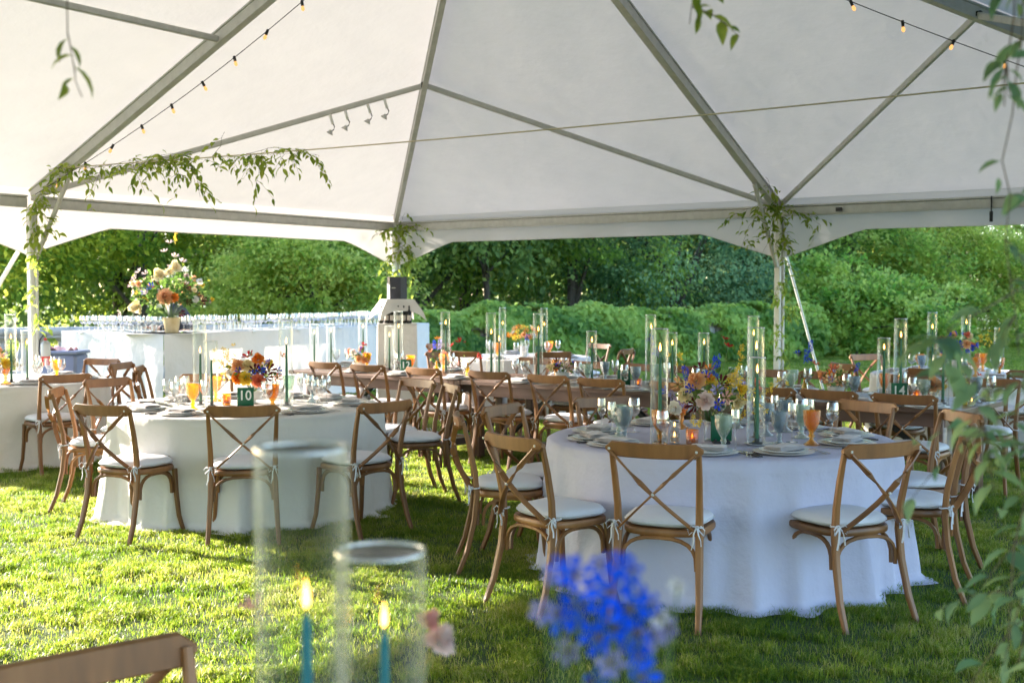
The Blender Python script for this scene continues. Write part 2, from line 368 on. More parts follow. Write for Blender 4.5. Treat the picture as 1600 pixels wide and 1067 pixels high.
patchy(M['grass'])
def grass():
    pc = bpy.data.collections.new('grass_patches')
    def patch(i, n, size, hmin, hmax, w, name):
        P = nrg.uniform(-size / 2, size / 2, (n, 2))
        # clumped growth
        cl = nrg.uniform(-size / 2, size / 2, (int(60 * size * size), 2)); k = nrg.integers(0, len(cl), n)
        sel = nrg.random(n) < .6; P[sel] = cl[k[sel]] + nrg.normal(size=(sel.sum(), 2)) * .025
        ch = nrg.uniform(.6, 1.25, len(cl)); H = nrg.uniform(hmin, hmax, n) * np.where(sel, ch[k], .8)
        an = nrg.uniform(0, 2 * np.pi, n); ln = nrg.uniform(.25, 1.35, n) * H
        dx = np.cos(an); dy = np.sin(an); W = w * nrg.uniform(.6, 1.3, n)
        tw = an + np.pi / 2 + nrg.normal(size=n) * .5; wx = np.cos(tw) * W; wy = np.sin(tw) * W
        V = np.zeros((n, 5, 3))
        V[:, 0] = np.stack([P[:, 0] - wx, P[:, 1] - wy, 0 * H - .01], 1); V[:, 1] = np.stack([P[:, 0] + wx, P[:, 1] + wy, 0 * H - .01], 1)
        mx = P[:, 0] + dx * ln * .35; my = P[:, 1] + dy * ln * .35
        V[:, 2] = np.stack([mx + wx * .8, my + wy * .8, H * .62], 1); V[:, 3] = np.stack([mx - wx * .8, my - wy * .8, H * .62], 1)
        V[:, 4] = np.stack([P[:, 0] + dx * ln, P[:, 1] + dy * ln, H * nrg.uniform(.75, 1., n)], 1)
        F = np.array([(0, 1, 2), (0, 2, 3), (3, 2, 4)])[None] + (np.arange(n) * 5)[:, None, None]; F = F.reshape(-1, 3)
        me = bpy.data.meshes.new(name); nf = len(F)
        me.vertices.add(n * 5); me.vertices.foreach_set('co', V.reshape(-1))
        me.loops.add(nf * 3); me.loops.foreach_set('vertex_index', F.reshape(-1).astype(np.int32))
        me.polygons.add(nf); me.polygons.foreach_set('loop_start', np.arange(0, nf * 3, 3, dtype=np.int32)); me.update(calc_edges=True)
        me.polygons.foreach_set('use_smooth', [True] * nf)
        r = np.clip(nrg.normal(.40, .24, n) + np.where(sel, (ch[k] - .9) * .3, 0), 0, 1); r[nrg.random(n) < .06] = 1
        me.attributes.new('rnd', 'FLOAT', 'FACE').data.foreach_set('value', np.repeat(r, 3))
        me.materials.append(M['grass']); o = bpy.data.objects.new(name, me); return o
    near = [patch(i, 12000, 1.0, .020, .047, .0015, 'grass_patch') for i in range(5)]
    far = [patch(i, 5600, 2.0, .03, .07, .006, 'grass_patch') for i in range(3)]
    def field(name, pats, pts, label):
        c = bpy.data.collections.new(name + '_source')
        for o in pats: c.objects.link(o)
        me = bpy.data.meshes.new(name); me.from_pydata([p[:3] for p in pts], [], [])
        me.attributes.new('turn', 'FLOAT', 'POINT').data.foreach_set('value', [p[3] for p in pts])
        me.attributes.new('pick', 'INT', 'POINT').data.foreach_set('value', [p[4] for p in pts])
        me.attributes.new('grow', 'FLOAT', 'POINT').data.foreach_set('value', [p[5] for p in pts])
        o = bpy.data.objects.new(name, me); link(o); tag(o, label, 'grass', kind='stuff')
        ng = bpy.data.node_groups.new(name + '_nodes', 'GeometryNodeTree')
        ng.interface.new_socket('Geometry', in_out='INPUT', socket_type='NodeSocketGeometry')
        ng.interface.new_socket('Geometry', in_out='OUTPUT', socket_type='NodeSocketGeometry')
        n = ng.nodes; gi = n.new('NodeGroupInput'); go = n.new('NodeGroupOutput')
        ip = n.new('GeometryNodeInstanceOnPoints'); ci = n.new('GeometryNodeCollectionInfo')
        ci.inputs[0].default_value = c; ci.inputs[1].default_value = True; ci.inputs[2].default_value = True
        def na(nm, t):
            q = n.new('GeometryNodeInputNamedAttribute'); q.data_type = t; q.inputs[0].default_value = nm; return q.outputs[0]
        cx = n.new('ShaderNodeCombineXYZ'); ng.links.new(na('turn', 'FLOAT'), cx.inputs[2])
        cs = n.new('ShaderNodeCombineXYZ'); cs.inputs[0].default_value = 1.12; cs.inputs[1].default_value = 1.12; ng.links.new(na('grow', 'FLOAT'), cs.inputs[2])
        ng.links.new(gi.outputs[0], ip.inputs['Points']); ng.links.new(ci.outputs[0], ip.inputs['Instance'])
        ip.inputs['Pick Instance'].default_value = True; ng.links.new(na('pick', 'INT'), ip.inputs['Instance Index'])
        ng.links.new(cx.outputs[0], ip.inputs['Rotation']); ng.links.new(cs.outputs[0], ip.inputs['Scale'])
        ng.links.new(ip.outputs[0], go.inputs[0])
        o.modifiers.new('scatter', 'NODES').node_group = ng
    pts = []
    for iy in range(2, 17):
        for ix in range(-9, 10):
            y = iy + .5; x = ix + .5
            if abs(x) > y * .46 + 1.6: continue
            pts.append((x, y, 0, rng.randrange(4) * math.pi / 2, rng.randrange(5), rng.uniform(.85, 1.25)))
    field('lawn_grass', near, pts, 'short green lawn grass under the tent and tables')
    pts = []
    for iy in range(8, 26):
        for ix in range(-12, 13):
            y = iy * 2 + 1; x = ix * 2 + 1
            if y < 16 and abs(x) < 10 or abs(x) > y * .46 + 3: continue
            pts.append((x, y, 0, rng.randrange(4) * math.pi / 2, rng.randrange(3), rng.uniform(.8, 1.2)))
    field('far_lawn_grass', far, pts, 'open lawn grass beyond the tent towards the hedge')
grass()

# ------------------------------------------------------------------ tent
def tent():
    T = thing('frame_tent', 'large white frame tent with grey aluminium rafters and scalloped valance', 'tent', tp(SD, SD, 0))
    off = Vector(T.location)
    def loc(p): return Vector(p) - off
    def tube(name, a, b, w, h, mat, sag=0, n=8, power=4):
        m = MB(); a, b = loc(a), loc(b); k = 2
        m.sweep([a.lerp(b, i / k) for i in range(k + 1)], w, h, n=n, power=power)
        return m.build(name, mat, T, smooth=False)
    LEN = 17.76
    # canopy planes, laid 9 cm above the frame
    def panel(name, fn, nu, nv):
        m = MB(); vs = []; fs = []
        for i in range(nu + 1):
            for j in range(nv + 1): vs.append(loc(fn(i / nu, j / nv)))
        for i in range(nu):
            for j in range(nv): q = i * (nv + 1) + j; fs.append((q, q + 1, q + nv + 2, q + nv + 1))
        m.add(vs, fs); return m.build(name, M['canopy'], T, ang=60)
    LIFT = .10
    def P(u, v, dz=0):
        w = .006 * math.sin(u * 2.1 + v * 1.3) + .005 * math.sin(u * 5.3 - v * 3.1)
        e = min(u, 2 * SD - u, v, LEN - v if LEN - v < SD else 9)
        return tp(u, v, min(roofz(u, v), EAVE + (PEAK - EAVE) / SD * (LEN - v)) + LIFT + w * min(1, e * 2))
    panel('canopy_panel', lambda s, t: P(s * SD, s * SD + t * (LEN - 2 * s * SD)), 14, 34)
    panel('canopy_panel', lambda s, t: P(2 * SD - s * SD, s * SD + t * (LEN - 2 * s * SD)), 14, 34)
    panel('canopy_panel', lambda s, t: P(s * SD + t * 2 * SD * (1 - s), s * SD), 14, 24)
    panel('canopy_panel', lambda s, t: P(s * SD + t * 2 * SD * (1 - s), LEN - s * SD), 10, 16)
    # posts
    posts = [(0, 0), (0, SD), (0, 2 * SD), (SD, 0), (2 * SD, 0), (2 * SD, SD), (2 * SD, 2 * SD), (0, LEN), (2 * SD, LEN), (SD, LEN)]
    for (u, v) in posts:
        m = MB(); p0, p1 = loc(tp(u, v, 0)), loc(tp(u, v, EAVE - .1))
        m.sweep([p0, p0.lerp(p1, .5), p1], .075, .075, up=A2, n=8, power=6)
        m.box(p0 + Vector((0, 0, .008)), (.2, .2, .016)); m.build('post', M['whitepole'], T, smooth=False)
        m = MB(); q = Vector((.058, -.01, 0)); m.sweep([p0 + q, p1 + q], .035, up=A2, n=8); m.build('post_tube', M['alu'], T, smooth=False)
    # eave beams with groove lines
    def beam(a, b):
        m = MB(); a2, b2 = loc(a), loc(b); d = (b2 - a2).normalized(); rot = d.to_track_quat('X', 'Z').to_matrix()
        L = (b2 - a2).length; c = (a2 + b2) / 2
        m.box(c + Vector((0, 0, -.055)), (L - .10, .055, .105), rot, .006)
        m.box(c + Vector((0, 0, .012)), (L - .10, .075, .022), rot, .004)
        m.box(c + Vector((0, 0, -.085)), (L - .12, .066, .008), rot)
        m.build('eave_beam', M['alu'], T, smooth=False)
    seq = [(0, 0), (SD, 0), (2 * SD, 0), (2 * SD, SD), (2 * SD, 2 * SD), (2 * SD, LEN), (SD, LEN), (0, LEN), (0, 2 * SD), (0, SD), (0, 0)]
    for i in range(len(seq) - 1): beam(tp(*seq[i], EAVE), tp(*seq[i + 1], EAVE))
    # rafters
    def rafter(a, b, w=.055, h=.12):
        m = MB(); a2, b2 = loc(a), loc(b); d = (b2 - a2).normalized(); rot = d.to_track_quat('X', 'Z').to_matrix()
        L = (b2 - a2).length - .1; c = (a2 + b2) / 2; up = rot @ Vector((0, 0, 1))
        m.box(c, (L, w, h * .8), rot, .006); m.box(c + up * h * .44, (L, w * 1.35, .018), rot, .003); m.box(c - up * h * .44, (L, w * 1.35, .018), rot, .003)
        m.build('rafter', M['alu'], T, smooth=False)
    C1, C2 = tp(SD, SD, PEAK), tp(SD, LEN - SD, PEAK)
    for (u, v, w) in [(0, 0, .045), (0, SD, .06), (SD, 0, .06), (2 * SD, 0, .06), (2 * SD, SD, .06)]: rafter(tp(u, v, EAVE), C1, w)
    for (u, v) in [(0, 2 * SD), (2 * SD, 2 * SD), (0, LEN), (2 * SD, LEN), (SD, LEN)]: rafter(tp(u, v, EAVE), C2)
    rafter(C1, C2)
    # braces and purlins
    def mid(u, v, C, t=.5, dz=-.02): return tp(u, v, EAVE).lerp(C, t) + Vector((0, 0, dz))
    BR = [(tp(.05, SD - .05, EAVE + .03), mid(0, 0, C1)), (tp(SD - .05, .05, EAVE + .03), mid(0, 0, C1)), (tp(SD + .05, .05, EAVE + .03), mid(2 * SD, 0, C1)),
          (tp(2 * SD - .05, SD - .05, EAVE + .03), mid(2 * SD, 0, C1)), (mid(0, SD, C1), mid(0, 2 * SD, C2)), (mid(2 * SD, SD, C1), mid(2 * SD, 2 * SD, C2)),
          (tp(.05, 2 * SD + .1, EAVE + .03), mid(0, LEN, C2))]
    for a, b in BR:
        tube('roof_brace', a, b, .042, .062, M['alu'])
        m = MB(); q = loc(b); m.box(q, (.07, .07, .07), None, .01); m.build('clamp', M['black'], T)
    # knee braces
    for (u, v, du, dv, C) in [(0, SD, 1, 0, C1), (SD, 0, 0, 1, C1), (2 * SD, SD, -1, 0, C1), (0, 2 * SD, 1, 0, C2)]:
        a = tp(u + du * .045, v + dv * .045, 1.91); b = tp(u, v, EAVE).lerp(C, .12) + Vector((0, 0, -.09))
        tube('knee_brace', a, b, .045, .045, M['alu'], power=3)
    # valance: flat in the middle of each bay, dropping to each post
    def val(a, b, outn):
        a, b = Vector(a), Vector(b); L = (b - a).length; n = 40; m = MB(); vs = []; fs = []; rows = 5
        for i in range(n + 1):
            t = i / n; x = t * L; e = min(x, L - x); drop = .28 + (.32 * (1 - e / 1.0) if e < 1.0 else 0)
            if e < .05: drop = .60
            for j in range(rows + 1):
                s = j / rows; bow = .02 * math.sin(x * 3.1 + 1) * s + (-.004 if j == 0 else .04 + .015 * s)
                q = a.lerp(b, t) + outn * bow; q.z = EAVE + LIFT - s * (drop + LIFT); vs.append(loc(q))
        for i in range(n):
            for j in range(rows): q = i * (rows + 1) + j; fs.append((q, q + 1, q + rows + 2, q + rows + 1))
        m.add(vs, fs); m.build('valance', M['valance'], T, ang=60)
        m = MB(); m.sweep([Vector(vs[i * (rows + 1) + rows]) for i in range(n + 1)], .010, n=5); m.build('hem', M['valance'], T)
    for i in range(len(seq) - 1):
        (u0, v0), (u1, v1) = seq[i], seq[i + 1]; a, b = tp(u0, v0), tp(u1, v1)
        c = (a + b) / 2 - tp(SD, 7.4); d = (b - a).normalized(); nn = Vector((d.y, -d.x, 0))
        if nn.dot(c) < 0: nn = -nn
        val(a, b, nn)
    # guy poles outside the legs
    m = MB(); m.sweep([loc((-5.30, 13.02, 2.08)), loc((-6.9, 13.92, .05))], .05, n=8); m.build('guy_pole', M['whitepole'], T)
    m = MB(); m.sweep([loc((3.26, 14.4, 2.08)), loc((4.12, 15.6, .05))], .032, n=8); m.build('guy_pole', M['whitepole'], T)
    m = MB(); m.box(loc(tp(SD + .75, .03, EAVE - .055)) + Vector((-.02, -.03, 0)), (.075, .01, .045), Matrix.Rotation(-.61, 3, 'Z')); m.build('beam_plate', M['black'], T)
    for du in (2.4, 2.86, 2.94):
        m = MB(); p = tp(SD + du, .045, EAVE + .02); m.sweep([loc(p), loc(p - Vector((0, 0, .16)))], .014, n=6)
        if du == 2.4: m.sweep([loc(p - Vector((0, 0, .16))), loc(p - Vector((0, 0, .27)))], .035, n=6)
        m.build('bungee_hook', M['rubber'], T)
tent()

# ------------------------------------------------------------------ trees, shrubs, wall and ivy beyond the tent
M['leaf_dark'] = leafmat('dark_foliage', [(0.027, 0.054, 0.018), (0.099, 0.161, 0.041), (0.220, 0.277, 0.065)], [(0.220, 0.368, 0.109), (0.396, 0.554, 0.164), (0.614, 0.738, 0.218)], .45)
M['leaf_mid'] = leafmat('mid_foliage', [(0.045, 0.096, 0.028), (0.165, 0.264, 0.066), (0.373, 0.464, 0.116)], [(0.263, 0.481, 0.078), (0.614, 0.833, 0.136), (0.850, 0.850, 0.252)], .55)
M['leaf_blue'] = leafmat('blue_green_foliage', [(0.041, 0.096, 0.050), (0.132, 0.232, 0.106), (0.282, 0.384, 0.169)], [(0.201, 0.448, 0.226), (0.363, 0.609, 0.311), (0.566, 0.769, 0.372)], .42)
M['leaf_backlit'] = leafmat('golden_backlit_foliage', [(0.031, 0.070, 0.013), (0.124, 0.210, 0.026), (0.373, 0.393, 0.040)], [(0.279, 0.505, 0.079), (0.621, 0.730, 0.092), (0.850, 0.850, 0.132)], .5)  # yellow of the backlight put into the leaf colours
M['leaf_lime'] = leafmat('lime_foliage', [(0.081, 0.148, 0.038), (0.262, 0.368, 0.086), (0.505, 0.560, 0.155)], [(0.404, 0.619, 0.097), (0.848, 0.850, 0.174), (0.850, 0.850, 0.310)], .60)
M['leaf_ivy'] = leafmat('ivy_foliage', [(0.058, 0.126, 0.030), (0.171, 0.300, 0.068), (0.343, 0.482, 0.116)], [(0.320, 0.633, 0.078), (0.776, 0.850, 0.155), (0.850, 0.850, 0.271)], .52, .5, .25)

def blob_leaves(name, center, rad, ncl, per, size, mat, parent, seed, clr=.9, flat=.5, droop=.4, low=None, tmpl=LEAF4, inner=.55):
    """leaves gathered in sprays over an uneven crown"""
    g = np.random.default_rng(seed)
    d = g.normal(size=(ncl, 3)); d /= np.linalg.norm(d, axis=1)[:, None]
    d[:, 2] = np.where(d[:, 2] < -.6, -d[:, 2], d[:, 2])
    ph = g.uniform(0, 6.28, 6)
    lump = 1 + .26 * np.sin(d[:, 0] * 5 + ph[0]) * np.sin(d[:, 2] * 4 + ph[1]) + .22 * np.sin(d[:, 1] * 6 + ph[2] + d[:, 2] * 3)
    rr = (inner + (1 - inner) * g.random(ncl) ** .5) * lump
    cc = np.asarray(center) + d * np.asarray(rad) * rr[:, None]
    if low is not None: cc[:, 2] = np.maximum(cc[:, 2], low + g.random(ncl) * .3)
    idx = np.repeat(np.arange(ncl), per); n = len(idx)
    cs = clr * .72 * g.uniform(.5, 1.4, ncl)
    loc = g.normal(size=(n, 3)) * np.array([1, 1, flat]) * .5
    r2 = loc[:, 0] ** 2 + loc[:, 1] ** 2; loc[:, 2] -= r2 * droop * .5
    P = cc[idx] + loc * cs[idx][:, None]
    out = d[idx] * .6 + g.normal(size=(n, 3)) * .55; out[:, 2] -= .35
    U = np.array([0, 0, 1.]) + g.normal(size=(n, 3)) * .5 + d[idx] * .35
    tone = np.clip(g.normal(.48, .26, ncl)[idx] + g.normal(size=n) * .18, 0, 1)
    sz = size * g.uniform(.6, 1.35, n)
    return leaf_cloud(name, P, out, U, sz, tmpl[0], tmpl[1], mat, tone, parent), cc

def tree(label, cat, x, y, h, rad, zc, ncl, per, size, mat, seed, clr=.9, low=.3, trunk=.16, name='tree', flat=.5, droop=.4, inner=.5, tmpl=LEAF4):
    t = thing(name, label, cat, (x, y, 0), 0, 'trees and shrubs behind the tent')
    crown, cc = blob_leaves('crown', (0, 0, zc), rad, ncl, per, size, mat, t, seed, clr, flat, droop, low, tmpl, inner)
    g = random.Random(seed); m = MB(); top = h * .8; pts = []
    for i in range(7): s = i / 6; pts.append((math.sin(s * 3 + seed) * .18 * s, math.cos(s * 2 + seed) * .15 * s, s * top - .05))
    m.sweep(pts, [trunk * 2 * (1.25 - s / 6 * .95) for s in range(7)], n=8)
    for k in range(9):
        c = cc[g.randrange(len(cc))]; i = g.randrange(1, 5); a = Vector(pts[i]); b = Vector(c)
        md = a.lerp(b, .5) + Vector((0, 0, .25)); m.sweep([a, md, b], [trunk * .9, trunk * .55, trunk * .15], n=6)
    m.build('trunk', M['bark'], t); return t

def leafbush(*a, **k): return tree(*a, **k)
tree('golden sunlit tree at the far left behind the tent post', 'tree', -12.6, 27.5, 6.5, (3.4, 2.6, 3.2), 3.0, 210, 90, .15, M['leaf_backlit'], 11, .9)
tree('dark tree with yellow highlights behind the glassware bar corner', 'tree', -9.4, 30.5, 8, (3.4, 2.8, 4.0), 3.6, 250, 90, .15, M['leaf_backlit'], 12, 1.0)
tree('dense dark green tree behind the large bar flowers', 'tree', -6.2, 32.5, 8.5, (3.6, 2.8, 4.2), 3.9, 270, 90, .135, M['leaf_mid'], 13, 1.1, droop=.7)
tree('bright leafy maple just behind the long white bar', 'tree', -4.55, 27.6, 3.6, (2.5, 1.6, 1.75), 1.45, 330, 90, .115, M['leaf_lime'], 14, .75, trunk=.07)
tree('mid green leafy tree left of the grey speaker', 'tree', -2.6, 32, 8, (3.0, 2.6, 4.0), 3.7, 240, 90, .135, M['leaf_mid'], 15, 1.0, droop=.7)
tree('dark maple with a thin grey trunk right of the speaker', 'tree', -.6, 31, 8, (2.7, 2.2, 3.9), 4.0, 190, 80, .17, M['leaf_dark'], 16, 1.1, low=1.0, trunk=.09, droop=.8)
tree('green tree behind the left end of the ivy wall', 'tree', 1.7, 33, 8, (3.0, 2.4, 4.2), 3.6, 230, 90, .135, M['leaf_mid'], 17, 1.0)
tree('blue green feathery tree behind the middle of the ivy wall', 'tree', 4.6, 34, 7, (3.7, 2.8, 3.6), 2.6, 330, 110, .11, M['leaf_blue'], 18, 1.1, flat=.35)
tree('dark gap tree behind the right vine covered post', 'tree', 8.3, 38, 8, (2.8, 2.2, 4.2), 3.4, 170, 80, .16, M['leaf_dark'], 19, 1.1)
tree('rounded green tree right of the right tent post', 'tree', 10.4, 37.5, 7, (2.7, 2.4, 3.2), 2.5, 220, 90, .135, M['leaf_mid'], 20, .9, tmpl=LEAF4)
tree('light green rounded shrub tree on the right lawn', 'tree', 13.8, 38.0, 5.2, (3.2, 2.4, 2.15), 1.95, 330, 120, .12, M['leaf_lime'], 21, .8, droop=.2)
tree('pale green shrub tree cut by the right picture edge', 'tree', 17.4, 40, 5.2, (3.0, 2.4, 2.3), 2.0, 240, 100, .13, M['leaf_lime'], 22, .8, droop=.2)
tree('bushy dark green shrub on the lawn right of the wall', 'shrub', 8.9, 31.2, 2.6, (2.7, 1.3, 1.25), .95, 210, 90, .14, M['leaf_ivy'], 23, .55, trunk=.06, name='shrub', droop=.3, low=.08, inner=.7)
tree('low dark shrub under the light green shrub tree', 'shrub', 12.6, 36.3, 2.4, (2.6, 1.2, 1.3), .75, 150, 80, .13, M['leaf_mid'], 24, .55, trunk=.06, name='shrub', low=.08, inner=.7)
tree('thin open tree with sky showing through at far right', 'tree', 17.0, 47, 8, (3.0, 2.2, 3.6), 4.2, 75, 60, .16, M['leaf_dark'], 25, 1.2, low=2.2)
def far_wood():
    g = np.random.default_rng(99); n = 21000; X = g.uniform(-34, 18.5, n); Y = 53 + g.normal(size=n) * 1.2 + np.sin(X * .8); Z = g.random(n) ** .8 * (8.5 + 1.5 * np.sin(X * .7))
    D = g.normal(size=(n, 3)); U = g.normal(size=(n, 3)) + np.array([0, -.6, .6])
    tag(leaf_cloud('far_wood', np.stack([X, Y, Z], 1), D, U, g.uniform(.4, .9, n), LEAF4[0], LEAF4[1], M['leaf_dark'], np.clip(g.normal(.35, .25, n), 0, 1)), 'dark far off wood filling the gaps behind the trees', 'wood', kind='stuff')
far_wood()
k = 0
for (x, y) in [(-16.5, 33), (-12.0, 37), (-7.0, 39), (-1.5, 38), (3.5, 41), (8.5, 44), (12.0, 46), (14.2, 49)]:
    k += 1
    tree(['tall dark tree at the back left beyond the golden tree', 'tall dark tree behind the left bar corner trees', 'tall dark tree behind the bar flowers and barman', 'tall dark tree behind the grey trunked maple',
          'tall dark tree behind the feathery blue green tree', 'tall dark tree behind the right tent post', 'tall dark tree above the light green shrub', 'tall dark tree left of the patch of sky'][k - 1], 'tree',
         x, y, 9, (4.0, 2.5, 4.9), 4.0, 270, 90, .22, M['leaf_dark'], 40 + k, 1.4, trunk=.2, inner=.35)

def wall():
    W = thing('garden_wall', 'weathered stone balustrade wall half buried under green ivy', 'wall', (-1.6, 24.6, 0))
    off = Vector(W.location); path = [Vector((-11.5, 18.8, 0)), Vector((-6.6, 21.6, 0)), Vector((-1.9, 24.9, 0)), Vector((3.5, 27.4, 0)), Vector((7.4, 30.0, 0))]
    for i in range(len(path) - 1):
        a, b = path[i] - off, path[i + 1] - off; d = (b - a).normalized(); rot = d.to_track_quat('X', 'Z').to_matrix(); L = (b - a).length; c = (a + b) / 2
        m = MB(); m.box(c + Vector((0, 0, .95)), (L + .05, .42, .13), rot, .03); m.box(c + Vector((0, 0, .86)), (L, .34, .05), rot, .01); m.build('coping', M['stone'], W)
        m = MB(); m.box(c + Vector((0, 0, .14)), (L, .40, .28), rot, .02); m.build('plinth', M['stone'], W)
        m = MB(); m.box(a + Vector((0, 0, .52)), (.46, .46, 1.04), rot, .03); m.box(a + Vector((0, 0, 1.07)), (.56, .56, .08), rot, .02); m.build('pier', M['stone'], W)
        if i in (0, 1, 2):
            nb = int(L / .30)
            if not KIDS.get('bal'):
                KIDS['bal'] = MB().lathe([(.09, .28), (.09, .33), (.055, .36), (.06, .40), (.095, .50), (.09, .56), (.05, .68), (.042, .76), (.065, .79), (.085, .81), (.085, .835)], 12).mesh('baluster', M['stone'])
            for j in range(nb):
                p = a + d * ((j + .5) * L / nb)
                if (p - a).length > .3: put('baluster', KIDS['bal'], W, p)
        else:
            # rubble stones, each its own piece
            nst = int(L / .42)
            for r_ in range(2):
                for j in range(nst):
                    x = (j + .5 + .25 * (r_ % 2)) * L / nst
                    if x > L - .2: continue
                    mm = MB(); mm.box((0, 0, 0), (.39 + rng.uniform(-.03, .03), .33 + rng.uniform(0, .04), .265), None, .03)
                    if not KIDS.get(('st', r_, j % 3)): KIDS[('st', r_, j % 3)] = mm.mesh('stone', M['stone'])
                    o = put('stone', KIDS[('st', r_, j % 3)], W, a + d * x + Vector((0, 0, .42 + .28 * r_))); o.rotation_euler = rot.to_euler()
    # ivy: leaves hanging in layers over both faces and the top
    g = np.random.default_rng(5)
    P = []; Nn = []; D = []; T = []
    seg = [(Vector((-2.9, 24.2, 0)), Vector((-1.9, 24.9, 0)), .4), (path[2], path[3], 1), (path[3], path[4], 1)]
    for (a, b, w) in seg:
        L = (b - a).length; d = (b - a).normalized(); nrm = Vector((d.y, -d.x, 0)); n = int(2100 * L * w)
        x = g.random(n) * L; lump = .5 + .5 * np.sin(x * 1.7 + a.x) * np.sin(x * .63 + 1)
        s = g.random(n)
        thick = .10 + .20 * lump + .10 * np.sin(x * 4.3)
        if w < 1: s = .3 + s * .7
        top = 1.14 + .24 * lump + .06 * np.sin(x * 5.1)
        z = np.where(s < .7, top * (s / .7) ** .9, top + .02 * g.normal(size=n)); y0 = np.where(s < .7, .24 + thick * np.sin(np.clip(z / top, 0, 1) * 2.7 + .2) + .03 * np.sin(z * 11 + x * 3), .28 - (s - .7) / .3 * .62)
        y0 = y0 + g.normal(size=n) * .05
        hole = (np.sin(x * 2.3 + 2) * np.sin(z * 4.2 + x) > .86)
        for i in range(n):
            if hole[i]: continue
            q = a + d * float(x[i]) + nrm * float(y0[i]); P.append((q.x, q.y, max(.04, float(z[i]))))
            up = Vector((0, 0, 1)) if s[i] >= .7 else nrm * .8 + Vector((0, 0, .6))
            Nn.append(tuple(up)); D.append(tuple(nrm * .35 + Vector((0, 0, -1 if s[i] < .7 else -.15)) + d * float(g.normal() * .5)))
            T.append(min(1, max(0, .45 + .3 * math.sin(x[i] * 1.9 + z[i] * 5) + g.normal() * .2 + (.15 if s[i] >= .7 else 0))))
    Nn = np.array(Nn) + g.normal(size=(len(P), 3)) * .35
    o = leaf_cloud('ivy', P, D, Nn, .125 * g.uniform(.6, 1.35, len(P)), IVY[0], IVY[1], M['leaf_ivy'], T)
    tag(o, 'thick green ivy draped over the stone garden wall', 'ivy', kind='stuff')
wall()

